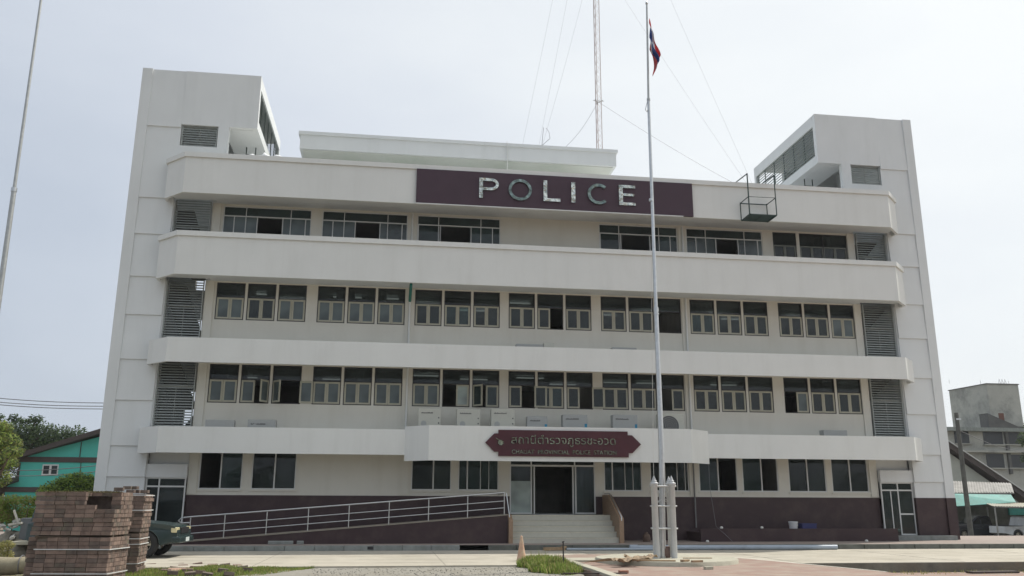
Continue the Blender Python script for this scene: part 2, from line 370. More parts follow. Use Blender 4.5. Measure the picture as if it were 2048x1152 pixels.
# ================================================================== POLICE STATION
w = 1.64
BL = empty('police_station', (0, 1.64, .17))
tag(BL, 'white four storey police station with long horizontal fascias and a maroon base', 'police station')
def part(mb, name, m, parent=BL, **k):
    o = mb.build(name, m, None, **k)
    o.parent = parent
    if parent is BL: o.matrix_parent_inverse = Matrix.Translation((0, -1.64, -.17))
    return o
bx = [-11.95, -7.93, -3.95, 0, 3.99, 7.97, 12.04]      # bay centres
HW = 1.785; MUL = .10; WW = (2*HW-2*MUL)/3
def bay_windows(c): return [(c-HW+i*(WW+MUL), c-HW+i*(WW+MUL)+WW) for i in range(3)]
WX = 14.2; WT = .18                                       # facade wall runs x = -14.2 .. 14.2
def wall_row(mb, z0, z1, zb, zt, holes, mi=0, x0=-WX, x1=WX):
    mb.box(x0, x1, w, w+WT, z0, zb, mi); mb.box(x0, x1, w, w+WT, zt, z1, mi)
    cur = x0
    for a_, b_ in sorted(holes): mb.box(cur, a_, w, w+WT, zb, zt, mi); cur = b_
    mb.box(cur, x1, w, w+WT, zb, zt, mi)
STORE = {2: (4.2, 7.0, 5.41, 6.94), 3: (7.4, 10.33, 8.75, 10.28), 4: (10.75, 13.65, 12.15, 13.57)}
allw = [q for c in bx for q in bay_windows(c)]
wl = MB()
wall_row(wl, *STORE[2], allw); part(wl, 'wall', cream)
wl = MB(); wall_row(wl, *STORE[3], allw); part(wl, 'wall', cream)
h4 = [(bx[i]-HW, bx[i]+HW) for i in (0, 1, 2, 4, 5)] + [(bx[6]-HW, bx[6]-HW+1.12), (bx[6]-HW+1.27, bx[6]+HW)]
wl = MB(); wall_row(wl, *STORE[4], h4); part(wl, 'wall', cream)
GW = [(-13.79,-12.18),(-11.83,-10.15),(-5.67,-4.08),(-3.80,-2.17),(2.19,3.79),(4.14,5.8),(6.24,7.92),(8.14,9.72),(10.19,11.87),(12.12,13.79)]
DOOR = (-1.72, 1.82)
wl = MB(); GB, GT = 2.1, 3.52
cur = -WX
wl.box(-WX, WX, w, w+WT, GT, 3.68)
for a_, b_ in sorted(GW+[DOOR]): wl.box(cur, a_, w, w+WT, 1.88, GT); cur = b_
wl.box(cur, WX, w, w+WT, 1.88, GT)
for a_, b_ in GW: wl.box(a_, b_, w, w+WT, 1.88, GB)
part(wl, 'ground_floor_wall', cream)
mr = MB(); mr.box(-WX, DOOR[0], w-.012, w+WT, .1, 1.88); mr.box(DOOR[1], WX, w-.012, w+WT, .1, 1.88)
part(mr, 'plinth_wall', maroon)
# window reveals' projecting sill
sl_ = MB()
for a_, b_ in GW: sl_.box(a_-.05, b_+.05, w-.05, w, GB-.07, GB-.003)
part(sl_, 'window_sills', cream)
# floor slabs, ceilings, back and inner walls
fl = MB()
for z0, z1 in ((.9, 1.19), (3.68, 4.2), (7.0, 7.4), (10.33, 10.75), (13.65, 14.1)):
    if z0 > 3: fl.prism([(-14.95, .13), (14.95, .13), (15.62, .8), (15.62, 1.29), (14.0, 1.29), (14.0, 11.88), (-14.0, 11.88), (-14.0, 1.29), (-15.62, 1.29), (-15.62, .8)], 'z', z0, z1)
    else: fl.box(-14, 14, w+WT, 11.88, z0, z1)
part(fl, 'floor_slabs', [white2])
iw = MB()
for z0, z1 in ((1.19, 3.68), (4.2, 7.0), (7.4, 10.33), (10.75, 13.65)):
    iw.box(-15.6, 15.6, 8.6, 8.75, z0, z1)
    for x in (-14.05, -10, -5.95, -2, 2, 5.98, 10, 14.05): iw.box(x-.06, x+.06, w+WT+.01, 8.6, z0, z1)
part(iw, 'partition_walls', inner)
bw = MB()
bw.box(-14, 14, 11.9, 12.1, .1, 15.1); part(bw, 'rear_wall', white2)
# soffit beam + column lines
for z0, z1 in ((.17, 3.68), (4.2, 7.0), (7.4, 10.33), (10.75, 13.65)):
    for x in (-14.0, -5.95, 5.98, 14.0): cl = MB(); cl.box(x-.17, x+.17, w-.05, w-.004, z0+(1.75 if z0 < 1 else 0), z1); part(cl, 'column', cream)
# interior ceiling lamps (lit)
lampm = mat('fluorescent_tube', (.9, .9, .9), .5, emit=((1, .98, .92), 1.1))
for zc, inst in ((6.98, (-13, -9, -5.2, -3, -.6, 1.2, 3.4, 5, 8.5)), (10.31, (-12.6, -11, -8.6, -7, -5.2, -3, -1.2, 3.2, 4.9, 8, 9.6, 12.4))):
    for x in inst:
        lb = MB(); y = random.choice((3.2, 4.0, 5.0)); lb.box(x-.6, x+.6, y-.03, y+.03, zc-.10, zc-.06); lb.box(x-.6, x+.6, y+.10, y+.16, zc-.10, zc-.06)
        part(lb, 'ceiling_lamp', lampm)

# fascias (upstands running along the front, chamfered back at both ends)
def fascia(z0, z1, name, cap=None, cap_t=.2, xe=15.04, extra=None):
    f = MB(); c = .89
    P = [(-xe-c, 1.27), (-xe-c, c), (-xe, 0), (xe, 0), (xe+c, c), (xe+c, 1.27)]
    if extra:
        e = extra; P = [(-xe-c, 1.27), (-xe-c, c), (-xe, 0), (-6.0, 0), (-6.0, 0), (6.1, 0), (xe, 0), (xe+c, c), (xe+c, 1.27)]
        P = [(-xe-c, 1.27), (-xe-c, c), (-xe, 0), (-6.0, 0)]
        Q = [(6.1, 0), (xe, 0), (xe+c, c), (xe+c, 1.27)]
        segs = [(P, z0, z1), ([(-6.0, 0), (-5.12, -.8), (5.1, -.8), (6.1, 0)], e[0], e[1]), (Q, z0, z1)]
    else: segs = [(P, z0, z1)]
    for pts, a_, b_ in segs:
        t_ = .12
        inn = []
        for i, p in enumerate(pts):
            p = Vector(p); d1 = (p-Vector(pts[i-1])).normalized() if i else None; d2 = (Vector(pts[i+1])-p).normalized() if i < len(pts)-1 else None
            ns = [Vector((-d.y, d.x)) for d in (d1, d2) if d is not None]
            nn = sum(ns, Vector((0, 0))); nn.normalize(); k = t_/max(.5, nn.dot(ns[0])); inn.append(p+nn*k)
        for i in range(len(pts)-1):
            q = [pts[i], pts[i+1], tuple(inn[i+1]), tuple(inn[i])]
            f.prism(q, 'z', a_, b_)
    bm_fix = f
    o = part(f, name, white)
    if cap:
        f = MB(); o_ = .07; P = [(-xe-c-o_, 1.27), (-xe-c-o_, c-.03), (-xe-.03, -o_), (xe+.03, -o_), (xe+c+o_, c-.03), (xe+c+o_, 1.27)]
        I = [(-xe-c+.14, 1.27), (-xe-c+.14, c+.06), (-xe+.06, .14), (xe-.06, .14), (xe+c-.14, c+.06), (xe+c-.14, 1.27)]
        for i in range(5): f.prism([P[i], P[i+1], I[i+1], I[i]], 'z', cap-cap_t+.003, cap+.003)
        part(f, 'fascia_cap', white)
    return o
fascia(3.38, 4.34, 'fascia', extra=(3.15, 4.45))
fascia(6.75, 7.69, 'fascia')
fascia(10.16, 11.70, 'fascia', cap=11.90)
fascia(13.50, 14.99, 'roof_parapet', cap=15.19)
# canopy slab under the protruding middle
cs = MB(); cs.prism([(-5.85, .1), (-5.05, -.66), (5.03, -.66), (5.93, .1)], 'z', 3.68, 3.95); part(cs, 'canopy_slab', cream)

# stair towers
def tower(s):
    T = MB(); X = lambda a: s*a
    ZL = [.17, 2.53, 3.68, 5.41, 7.0, 8.77, 10.33, 12.1, 13.65, 16.8, 19.39]
    yT = 1.28
    # front skin, saw-tooth profile: each band oversails the one below
    prof = [(yT+.3, ZL[0]), (yT+.06, ZL[0])]
    for k in range(1, len(ZL)-1): prof += [(yT+.06, ZL[k]), (yT+.0, ZL[k]+.01)]
    prof += [(yT+.06, ZL[-1]), (yT+.3, ZL[-1])]
    base_k = 1.88
    a0, a1 = sorted((X(15.68), X(17.04)))
    prof2 = [(yT+.3, base_k), (yT+.06, base_k)] + prof[2:]
    T.prism(prof2, 'x', a0, a1)
    T.box(X(17.04), X(17.45), yT-.02, yT+.3, base_k, 19.39)            # pillar strip
    T.box(X(17.2), X(17.45), yT+.3, 8.2, base_k, 19.39)                # outer side wall
    T.box(X(14.2), X(17.2), 7.95, 8.2, .17, 3.2)                       # rear wall with stair windows
    for k, (za, zb) in enumerate(((3.2, 4.6), (6.6, 8.0), (10.0, 11.4), (13.2, 19.2))):
        T.box(X(14.2), X(17.2), 7.95, 8.2, za, zb)
    for za, zb in ((4.6, 6.6), (8.0, 10.0), (11.4, 13.2)):
        T.box(X(16.0), X(17.2), 7.95, 8.2, za, zb); T.box(X(14.2), X(15.0), 7.95, 8.2, za, zb); T.box(X(15.42), X(15.5), 7.95, 8.2, za, zb)
    T.box(X(14.02), X(14.2), w+.02, 8.2, .17, 15.2)                    # inner stair wall
    # roof box: front upper face, inner side with louvre opening, top
    T.box(X(12.6), X(15.68), yT+.02, yT+.27, 16.95, 19.39)
    T.box(X(12.6), X(17.2), yT+.3, 8.2, 19.2, 19.385)
    T.box(X(12.6), X(12.8), yT+.27, 8.2, 18.85, 19.2); T.box(X(12.6), X(12.8), yT+.27, 8.2, 16.95, 17.35)
    T.box(X(12.6), X(12.8), 8.0, 8.2, 17.35, 18.85)
    T.box(X(12.8), X(14.02), yT+.3, 8.0, 16.95, 17.1)                  # soffit of the overhang
    T.box(X(12.6), X(14.2), 8.0, 8.2, 16.95, 18.85) if False else None
    T.box(X(13.74), X(14.18), yT+.02, yT+.27, 14.1, 16.95)             # front pillar
    T.box(X(13.74), X(14.18), 5.2, 5.45, 14.1, 16.95)
    T.box(X(14.18), X(15.68), yT+.03, yT+.26, 14.1, 16.0)
    # lintel over the side door and wall above
    T.box(X(14.18), X(15.68), yT+.10, yT+.3, 2.52, 3.02); T.box(X(14.18), X(15.68), w+.05, w+.2, 3.02, 3.38)
    T.box(X(14.18), X(15.68), w+.05, w+.2, 3.38, 3.68)
    for za in (4.2, 7.4, 10.75): T.box(X(15.64), X(15.68), yT+.1, w+.3, za, za+2.8)
    part(T, 'stair_tower', white2)
    M = MB(); M.box(X(15.68), X(17.2), yT+.045, yT+.3, .1, 1.88); M.box(X(17.03), X(17.465), yT-.03, 8.2, .1, 1.879)
    part(M, 'plinth_wall', maroon)
    # louvre panels
    def louvre(za, zb, y0=w-.12, xa=14.22, xb=15.64, dark=None):
        L = MB(); z = za+.04; rail = (za+zb)/2+.35
        while z < zb-.02:
            p = [(y0, z), (y0+.012, z), (y0+.075, z+.06), (y0+.055, z+.06)]
            L.prism(p, 'x', X(xa), X(xb)); z += .105
        for x in (xa, xb-.03): L.box(X(x), X(x+.03), y0-.01, y0+.1, za, zb)
        L.box(X((xa+xb)/2-.015), X((xa+xb)/2+.015), y0+.078, y0+.1, za, rail)
        L.box(X(xa), X(xb), y0+.08, y0+.1, rail, rail+.08)
        part(L, 'louvre', louv_m)
    louvre(4.2, 7.0); louvre(7.4, 10.33); louvre(10.75, 13.65); louvre(16.0, 16.93, y0=yT+.1)
    # side louvre of the roof box
    L = MB(); z = 17.38
    while z < 18.82:
        x0 = 12.65
        L.prism([(X(x0), z), (X(x0+.012), z), (X(x0+.05), z+.075), (X(x0+.03), z+.075)], 'y', yT+.3, 8.0); z += .14
    y = yT+.3
    while y < 8: L.box(X(12.70), X(12.74), y, y+.05, 17.35, 18.85); y += 1.1
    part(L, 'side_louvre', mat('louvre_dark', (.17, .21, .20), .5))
    # stair flights seen through slats
    St = MB()
    for i, z in enumerate((.6, 4.2, 7.4, 10.75)):
        hgt = 3.0
        St.prism([(3.0, z), (3.3, z), (7.2, z+hgt*.5), (6.9, z+hgt*.5)], 'x', X(14.25), X(15.1))
        St.prism([(7.2, z+hgt*.5), (6.9, z+hgt*.5), (3.0, z+hgt), (3.3, z+hgt)], 'x', X(15.25), X(16.2))
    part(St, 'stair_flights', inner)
    # roof access ladder
    La = MB()
    for dx in (0, .4): La.tube([(X(12.95+dx), 3.4, 14.1), (X(12.95+dx), 3.4, 16.95)], .025, 6)
    for k in range(8): La.tube([(X(12.95), 3.4, 14.3+k*.33), (X(13.35), 3.4, 14.3+k*.33)], .015, 6)
    part(La, 'roof_ladder', green_s)
    # ladder hoop handles on top
    Ho = MB()
    for dy in (0,) if s < 0 else (0, .9):
        cx_ = X(13.35) if s < 0 else X(12.9); Rr = .22
        Ho.tube([(cx_+Rr*math.cos(a), 1.9+dy, 19.36+Rr*.75*math.sin(a)) for a in [math.pi*k/10 for k in range(11)]], .025, 8)
    part(Ho, 'ladder_hoop', steel)
    # side entrance door
    D = MB(); y0 = yT+.18; za, zb = .35, 2.52; xa, xb = 14.2, 15.66
    for x in (xa, xb-.05): D.box(X(x), X(x+.05), y0, y0+.06, za, zb)
    D.box(X(xa+.05), X(xb-.05), y0+.002, y0+.06, zb-.05, zb); D.box(X(xa+.05), X(xb-.05), y0+.002, y0+.06, 2.16, 2.22)
    mid = 14.95 if s > 0 else 15.15
    D.box(X(mid), X(mid+.05), y0+.004, y0+.06, za, zb-.05)
    if s > 0: D.box(X(mid+.05), X(xb-.05), y0+.004, y0+.05, 1.18, 1.24); D.box(X(14.62), X(14.66), y0+.01, y0+.05, za, 2.16)
    D.box(X(mid+.05), X(xb-.05), y0+.004, y0+.05, za, za+.06)
    d = part(D, 'side_door', alu)
    G = MB(); G.box(X(xa+.05), X(xb-.05), y0+.03, y0+.038, za, zb-.05)
    go = G.build('door_glass', g_dark); go.parent = d
    B = MB(); B.box(X(14.2), X(17.0 if s > 0 else 15.7), .75, yT-.03, .15, .35); part(B, 'door_step', kerb_m)
tower(-1); tower(1)

# windows: casement units of the 2nd and 3rd floors
SASH_H = .60
def casement(x0, x1, zb, zt, L, Rr, gl):
    f = MB(); t_ = .036; y0 = w+.012; y1 = w+.10
    f.box(x0, x0+t_, y0, y1, zb, zt); f.box(x1-t_, x1, y0, y1, zb, zt)
    f.box(x0+t_, x1-t_, y0, y1, zb, zb+t_); f.box(x0+t_, x1-t_, y0, y1, zt-t_, zt)
    zs = zb + (zt-zb)*SASH_H
    f.box(x0+t_, x1-t_, y0+.03, y1, zs, zs+.035)
    win = part(f, 'window', dark_frame)
    tp = MB(); tp.box(x0+t_, x1-t_, w+.07, w+.076, zs+.035, zt-t_)
    o = tp.build('transom_pane', g_dark); o.parent = win
    sw = (x1-x0-2*t_)/2 - .008
    for side, ang in ((0, L), (1, Rr)):
        if ang == 'n': continue
        sf = MB(); b_ = .068; h0, h1 = zb+t_+.004, zs-.004
        # local: hinge at origin, sash spans +x (left sash) or -x (right)
        k = 1 if side == 0 else -1
        def bb(a0, a1, z0, z1): sf.box(k*a0, k*a1, -.018, .018, z0, z1)
        bb(0, b_, h0, h1); bb(sw-b_, sw, h0, h1); bb(b_, sw-b_, h0, h0+b_); bb(b_, sw-b_, h1-b_, h1)
        s_o = sf.build('sash', sash_m)
        pn = MB(); pn.box(k*b_, k*(sw-b_), -.004, .002, h0+b_, h1-b_)
        g_ = gl
        if ang == 'p': g_ = g_pale; ang = 0
        p_o = pn.build('sash_pane', g_)
        hx = x0+t_+.003 if side == 0 else x1-t_-.003
        for q in (s_o, p_o):
            q.location = (hx, w+.035 if ang < 100 else w-.02, 0); q.rotation_euler = (0, 0, -k*rad(ang))
            q.parent = win
F2 = [[(0,0),(0,62),(52,176)], [(0,0)]*3, [(0,0),('n','p'),(48,0)], [(0,174),(0,0),(0,174)], [(0,0),(0,0),('n',0)], [(0,0)]*3, [('n',0),(0,0),(0,0)]]
F3 = [[(0,0)]*3, [(0,0)]*3, [(0,0)]*3, [(0,0),(0,'n'),(0,0)], [(0,0),(0,0),('n','n')], [(0,0)]*3, [(0,0)]*3]
G2 = [[g_tint]*3, [g_tint]*3, [g_tint, g_teal, g_teal], [g_dark, g_teal, g_dark], [g_dark]*3, [g_dark]*3, [g_tint, g_dark, g_dark]]
G3 = [[g_tint, g_dark, g_tint], [g_tint]*3, [g_dark, g_teal, g_dark], [g_dark]*3, [g_dark]*3, [g_teal, g_dark, g_dark], [g_dark, g_dark, g_tint]]
for ST, FF, GG in ((2, F2, G2), (3, F3, G3)):
    z0, z1, zb, zt = STORE[ST]
    for i, c in enumerate(bx):
        for (x0, x1), (L, Rr), gl in zip(bay_windows(c), FF[i], GG[i]): casement(x0, x1, zb, zt, L, Rr, gl)
# 4th floor sliding windows, transom row above
def slider(x0, x1, zb, zt, open_mid=True):
    f = MB(); t_ = .035; y0, y1 = w+.03, w+.10; W_ = x1-x0
    f.box(x0, x0+t_, y0, y1, zb, zt); f.box(x1-t_, x1, y0, y1, zb, zt); f.box(x0+t_, x1-t_, y0, y1, zt-t_, zt); f.box(x0+t_, x1-t_, y0, y1, zb, zb+t_)
    zs = zt-.44
    f.box(x0+t_, x1-t_, y0-.005, y1, zs, zs+.045)
    for k in (.25, .76): f.box(x0+W_*k, x0+W_*k+.03, y0+.003, y1-.003, zb+t_, zt-t_)
    ks = (.12, .38, .67, .93) if open_mid else (.01, .27, .64, .9)
    for k in ks: f.box(x0+W_*k, x0+W_*k+.035, y0-.015, y0+.03, zb+t_, zs)
    o = part(f, 'sliding_window', alu)
    tp = MB(); tp.box(x0+t_, x1-t_, w+.075, w+.08, zs+.045, zt-t_); a_ = tp.build('transom_pane', g_teal); a_.parent = o
    lo, hi = (.38, .67) if open_mid else (.27, .64)
    for a_, b_, gg in ((x0+t_, x0+W_*lo, g_tint), (x0+W_*hi, x1-t_, g_tint)):
        p = MB(); p.box(a_, b_, w+.055, w+.06, zb+t_, zs); q = p.build('window_pane', gg if open_mid else g_teal); q.parent = o
for i in (0, 1, 2, 4, 5): slider(bx[i]-HW, bx[i]+HW, 12.15, 13.57, i != 2 and i != 4)
for x0, x1, n in ((bx[6]-HW, bx[6]-HW+1.12, 1), (bx[6]-HW+1.27, bx[6]+HW, 2)):
    f = MB(); t_ = .03; f.box(x0, x0+t_, w+.03, w+.1, 12.15, 13.57); f.box(x1-t_, x1, w+.03, w+.1, 12.15, 13.57); f.box(x0+t_, x1-t_, w+.03, w+.1, 13.54, 13.57); f.box(x0+t_, x1-t_, w+.03, w+.1, 12.15, 12.18)
    for k in range(1, n): xx = x0+(x1-x0)*k/n; f.box(xx-.02, xx+.02, w+.03, w+.1, 12.18, 13.54)
    o = part(f, 'window', dark_frame)
    for k in range(n*2):
        a_ = x0+t_+(x1-x0-2*t_)*k/(n*2); b_ = x0+t_+(x1-x0-2*t_)*(k+1)/(n*2)
        s_ = MB(); b2 = .06; y0, y1 = w+.04, w+.07; za, zb_ = 12.2, 12.98
        s_.box(a_+.004, a_+b2, y0, y1, za, zb_); s_.box(b_-b2, b_-.004, y0, y1, za, zb_); s_.box(a_+b2, b_-b2, y0, y1, zb_-b2, zb_); s_.box(a_+b2, b_-b2, y0, y1, za, za+b2)
        so_ = s_.build('sash', mat('grey_sash', (.17, .18, .16), .5)); so_.parent = o
    p = MB(); p.box(x0+t_, x1-t_, w+.075, w+.08, 12.18, 13.54); q = p.build('window_pane', g_dark); q.parent = o
# ground floor sliding windows
for i, (a_, b_) in enumerate(GW):
    f = MB(); t_ = .04; y0, y1 = w+.02, w+.09
    f.box(a_, a_+t_, y0, y1, GB, GT); f.box(b_-t_, b_, y0, y1, GB, GT); f.box(a_+t_, b_-t_, y0-.01, y1, GB, GB+.045); f.box(a_+t_, b_-t_, y0, y1, GT-t_, GT)
    mid = (a_+b_)/2 + (.0, .03, .08, -.45, -.45, -.2, 0, .05, 0, 0)[i]
    f.box(mid-.025, mid+.025, y0-.012, y1-.01, GB+.045, GT-t_)
    if i in (3, 4, 5): f.box(mid+.52, mid+.545, y0-.004, y1-.02, GB+.045, GT-t_); f.box(mid+.86, mid+.88, y0-.002, y1-.02, GB+.045, GT-t_)
    o = part(f, 'sliding_window', alu)
    spans = {0: [(mid, b_-t_)], 6: [(a_+t_, mid)], 7: [(a_+t_, mid)]}.get(i, [(a_+t_, mid), (mid, b_-t_)])
    for k, (p0, p1) in enumerate(spans):
        p = MB(); p.box(p0+.01, p1-.005, w+.05+.012*k, w+.056+.012*k, GB+.045, GT-t_); q = p.build('window_pane', g_teal if i in (0, 3, 4, 6, 7) else g_dark); q.parent = o
# entrance doors
f = MB(); a_, b_ = DOOR; y0, y1 = w+.01, w+.09
for x in (a_, b_-.06, -.86, -.74, .86, .97): f.box(x, x+.055, y0, y1, 1.19, 3.06)
f.box(a_, b_, y0-.02, y1, 3.06, 3.13); f.box(a_+.06, -.86, y0+.002, y1, 1.19, 1.25); f.box(1.03, b_-.06, y0+.002, y1, 1.19, 1.25)
for x in (a_, b_-.06, -.86, .94): f.box(x, x+.05, y0, y1, 3.13, 3.52)
o = part(f, 'entrance_door', alu)
p = MB(); p.box(a_+.06, -.86, w+.04, w+.046, 1.25, 2.48); q = p.build('door_glass', g_pale); q.parent = o
p = MB(); p.box(a_+.06, -.86, w+.04, w+.046, 2.48, 3.06); q = p.build('door_glass', g_dark); q.parent = o
p = MB(); p.box(1.03, b_-.06, w+.04, w+.046, 1.25, 3.06); q = p.build('door_glass', g_teal); q.parent = o
p = MB(); p.box(a_+.06, b_-.06, w+.04, w+.046, 3.13, 3.5); q = p.build('transom_pane', g_dark); q.parent = o
def curtain(x0, x1, z0, z1, m_, y=w+.32):
    mb = MB(); n = int((x1-x0)/.035); vs = [(x0+(x1-x0)*i/n, y+.035*math.sin(i*1.05)+.012*math.sin(i*.37), z) for z in (z0, z1) for i in range(n+1)]
    mb.add(vs, [(i, i+1, n+2+i, n+1+i) for i in range(n)], 0, True); o = part(mb, 'curtain', m_, fix=False); o.modifiers.new('t', 'SOLIDIFY').thickness = .006
cg_ = mat('curtain_green', (.22, .26, .20), .9); cw_ = mat('curtain_grey', (.32, .35, .36), .9)
curtain(1.0, 1.75, 1.2, 3.05, cw_); curtain(-2.95, -2.2, 2.1, 3.5, cg_); curtain(2.3, 2.9, 2.1, 3.5, cg_); curtain(4.2, 4.7, 2.1, 3.5, cw_)
for c_x, z0_, z1_ in ((-12.6, 8.8, 10.25), (-8.6, 8.8, 10.25), (-7.3, 8.8, 10.25), (-12.7, 5.45, 6.9), (-8.1, 5.45, 6.9), (6.8, 8.8, 10.2), (12.6, 5.45, 6.9), (8.4, 5.45, 6.3), (-12.8, 12.2, 13.5), (-6.8, 12.2, 13.5), (12.8, 12.2, 13.5)):
    curtain(c_x-.38, c_x+.38, z0_, z1_, random.choice((cg_, cw_)))
# dark entrance hall furniture
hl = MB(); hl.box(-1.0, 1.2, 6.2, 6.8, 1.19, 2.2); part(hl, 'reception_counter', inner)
# steps and cheek walls
st = MB()
for k in range(5): st.box(-1.95, 2.08, -.85+.3*k, w+WT+.0-(.001*k), .17+.2*k+(0 if k else -.05), .37+.2*k+.03*(k == 9))
part(st, 'entrance_steps', step_m, bevel=.012)
ns = MB()
for k in range(5): ns.box(-1.95, 2.08, -.862+.3*k, -.845+.3*k, .335+.2*k, .366+.2*k)
part(ns, 'step_nosing', mat('nosing', (.56, .53, .43), .5))
for x0 in (2.085, ):
    c_ = MB(); c_.prism([(-.98, .1), (w-.02, .1), (w-.02, 1.95), (.75, 1.95), (-.98, 1.06)], 'x', x0, x0+.17); part(c_, 'cheek_wall', sandst, bevel=.01)
c_ = MB(); c_.prism([(-.98, .1), (w-.02, .1), (w-.02, 1.2), (-.55, 1.2), (-.98, 1.0)], 'x', -2.11, -1.955); part(c_, 'cheek_wall', sandst, bevel=.01)
# ramp
rm = MB(); rm.prism([(-14.2, .1), (-2.12, .1), (-2.12, 1.17), (-13.9, .22)], 'y', -.8, .75)
part(rm, 'access_ramp', maroon)
rc = MB(); rc.prism([(-13.9, .222), (-2.12, 1.172), (-2.12, 1.205), (-13.9, .255)], 'y', -.83, .75); part(rc, 'ramp_coping', mat('coping', (.26, .23, .19), .7))
# planter on the right
pl_ = MB(); pl_.box(5.6, 13.9, 0.0, .15, .1, .66); pl_.box(5.6, 13.9, .15, w-.02, .1, .52); part(pl_, 'planter_wall', maroon)
# rain pipes on the columns
for x in (-5.95, 5.98):
    for z0, z1 in ((4.2, 6.98), (7.4, 10.3), (10.75, 13.6)):
        p = MB(); p.tube([(x, w-.10, z0), (x, w-.10, z1)], .045, 8); part(p, 'downpipe', white)
    if x > 0:
        p = MB(); p.tube([(x, w-.10, .66), (x, w-.10, 3.6)], .03, 6); part(p, 'downpipe', mat('grey_pipe', (.2, .2, .2), .5))
p = MB(); p.tube([(-5.95, .2, 10.14), (-5.95, .9, 9.98), (-5.95, w-.1, 9.75)], .06, 8); part(p, 'pipe_elbow', mat('green_pipe', (.02, .16, .13), .5))
# penthouse on the roof: white box fascia with a recessed wall under it
ph = MB(); y0 = 5.0
ph.box(-11.25, 4.0, y0, 11.5, 17.72, 18.42); ph.box(-11.33, 4.08, y0-.07, 11.57, 18.42, 18.58)
part(ph, 'penthouse_roof', white2)
ph = MB(); ph.box(-10.5, 3.4, y0+1.3, 11, 14.1, 17.72); part(ph, 'penthouse_wall', stained)
ph = MB(); ph.box(-11.1, 3.85, y0+.12, 11.3, 17.68, 17.718); part(ph, 'penthouse_soffit', stained)
p = MB(); p.tube([(-1.45, y0-.06, 18.65), (-1.42, y0-.1, 18.5), (-1.42, y0-.05, 17.7), (-1.35, y0+.9, 15.2)], .02, 6); part(p, 'roof_pipe', white)

# ================================================================== SIGNS
def outline_mesh(poly, y0, y1, mb):
    mb.prism(poly, 'y', y0, y1)
PS = empty('police_sign', (0, -.1, 13.47))
tag(PS, 'long dark maroon board with silver POLICE letters on the top parapet', 'sign')
b_ = MB(); b_.box(-5.87, 5.92, -.115, -.004, 13.50, 14.99); o = b_.build('sign_board', sign_m, PS); o.matrix_parent_inverse = Matrix.Translation((0, .1, -13.47))
b_ = MB(); b_.box(-5.87, 5.46, -.14, -.0, 13.455, 13.497); o = b_.build('light_strip', alu, PS); o.matrix_parent_inverse = Matrix.Translation((0, .1, -13.47))
def arc_ring(cx, cz, rx, rz, t_, a0, a1, n=40):
    P1 = [(cx+rx*math.cos(a0+(a1-a0)*i/n), cz+rz*math.sin(a0+(a1-a0)*i/n)) for i in range(n+1)]
    P2 = [(cx+(rx-t_)*math.cos(a0+(a1-a0)*i/n), cz+(rz-t_)*math.sin(a0+(a1-a0)*i/n)) for i in range(n+1)]
    return [[P1[i], P1[i+1], P2[i+1], P2[i]] for i in range(n)]
def R4(x0, x1, z0, z1): return [(x0, z0), (x1, z0), (x1, z1), (x0, z1)]
zb, zt, th = 13.83, 14.71, .155
LET = {
 'P': [R4(-3.29, -3.13, zb, zt), R4(-3.13, -2.8, zt-th*.85, zt), R4(-3.13, -2.8, 14.18, 14.18+th*.8)] + arc_ring(-2.8, 14.445, .33, .265, th*.8, -math.pi/2, math.pi/2, 16),
 'O': arc_ring(-1.57, 14.27, .49, .47, .12, 0, 2*math.pi, 48),
 'L': [R4(-.59, -.43, zb, zt+.03), R4(-.43, .13, zb, zb+.13)],
 'I': [R4(.60, .77, zb, zt+.02)],
 'C': arc_ring(1.78, 14.27, .48, .46, .13, rad(48), rad(312), 36),
 'E': [R4(2.65, 2.82, zb, zt+.02), R4(2.82, 3.37, zt-.11, zt+.02), R4(2.82, 3.32, 14.24, 14.35), R4(2.82, 3.37, zb, zb+.12)]}
chrome_d = mat('chrome_dark_refl', (.20, .25, .235), .3, metal=1, var=.5, scale=6, bump=1.0, bscale=4, bdist=.12, dirt_or_refl=((.04, .06, .055), 1, 2))  # darker copy of the chrome, dark reflections of O and C painted in
for k, polys in LET.items():
    mb = MB()
    for pz in polys: mb.prism(pz, 'y', -.19, -.118)
    o = mb.build('letter', chrome_d if k in 'OC' else chrome, PS); o.matrix_parent_inverse = Matrix.Translation((0, .1, -13.47))

def text_mesh(body, size, width, m, name):
    cu = bpy.data.curves.new(name, 'FONT'); cu.body = body; cu.size = size; cu.extrude = .015; cu.align_x = 'LEFT'; cu.resolution_u = 4
    o = bpy.data.objects.new(name, cu); COL.objects.link(o)
    bpy.context.view_layer.update()
    dg = bpy.context.evaluated_depsgraph_get(); me = bpy.data.meshes.new_from_object(o.evaluated_get(dg))
    bpy.data.objects.remove(o); me.materials.clear(); me.materials.append(m)
    x0 = min(v.co.x for v in me.vertices); x1 = max(v.co.x for v in me.vertices); k = width/(x1-x0)
    for v in me.vertices: v.co = Vector(((v.co.x-x0)*k, -v.co.z, v.co.y))
    o = bpy.data.objects.new(name, me); COL.objects.link(o); return o
ES = empty('entrance_sign', (.05, -.85, 3.32))
tag(ES, 'dark red pointed sign board with Thai and English station name over the entrance', 'sign')
def sp(o, x, y, z): o.parent = ES; o.location = Vector((x, y, z)) - Vector((.05, -.85, 3.32)); return o
b_ = MB(); P = [(-3.0,3.83),(-2.66,4.17),(-2.5,4.17),(-2.5,4.31),(2.53,4.31),(2.53,4.17),(2.7,4.17),(3.05,3.83),(2.7,3.49),(2.55,3.49),(2.55,3.33),(-2.5,3.33),(-2.5,3.49),(-2.66,3.49)]
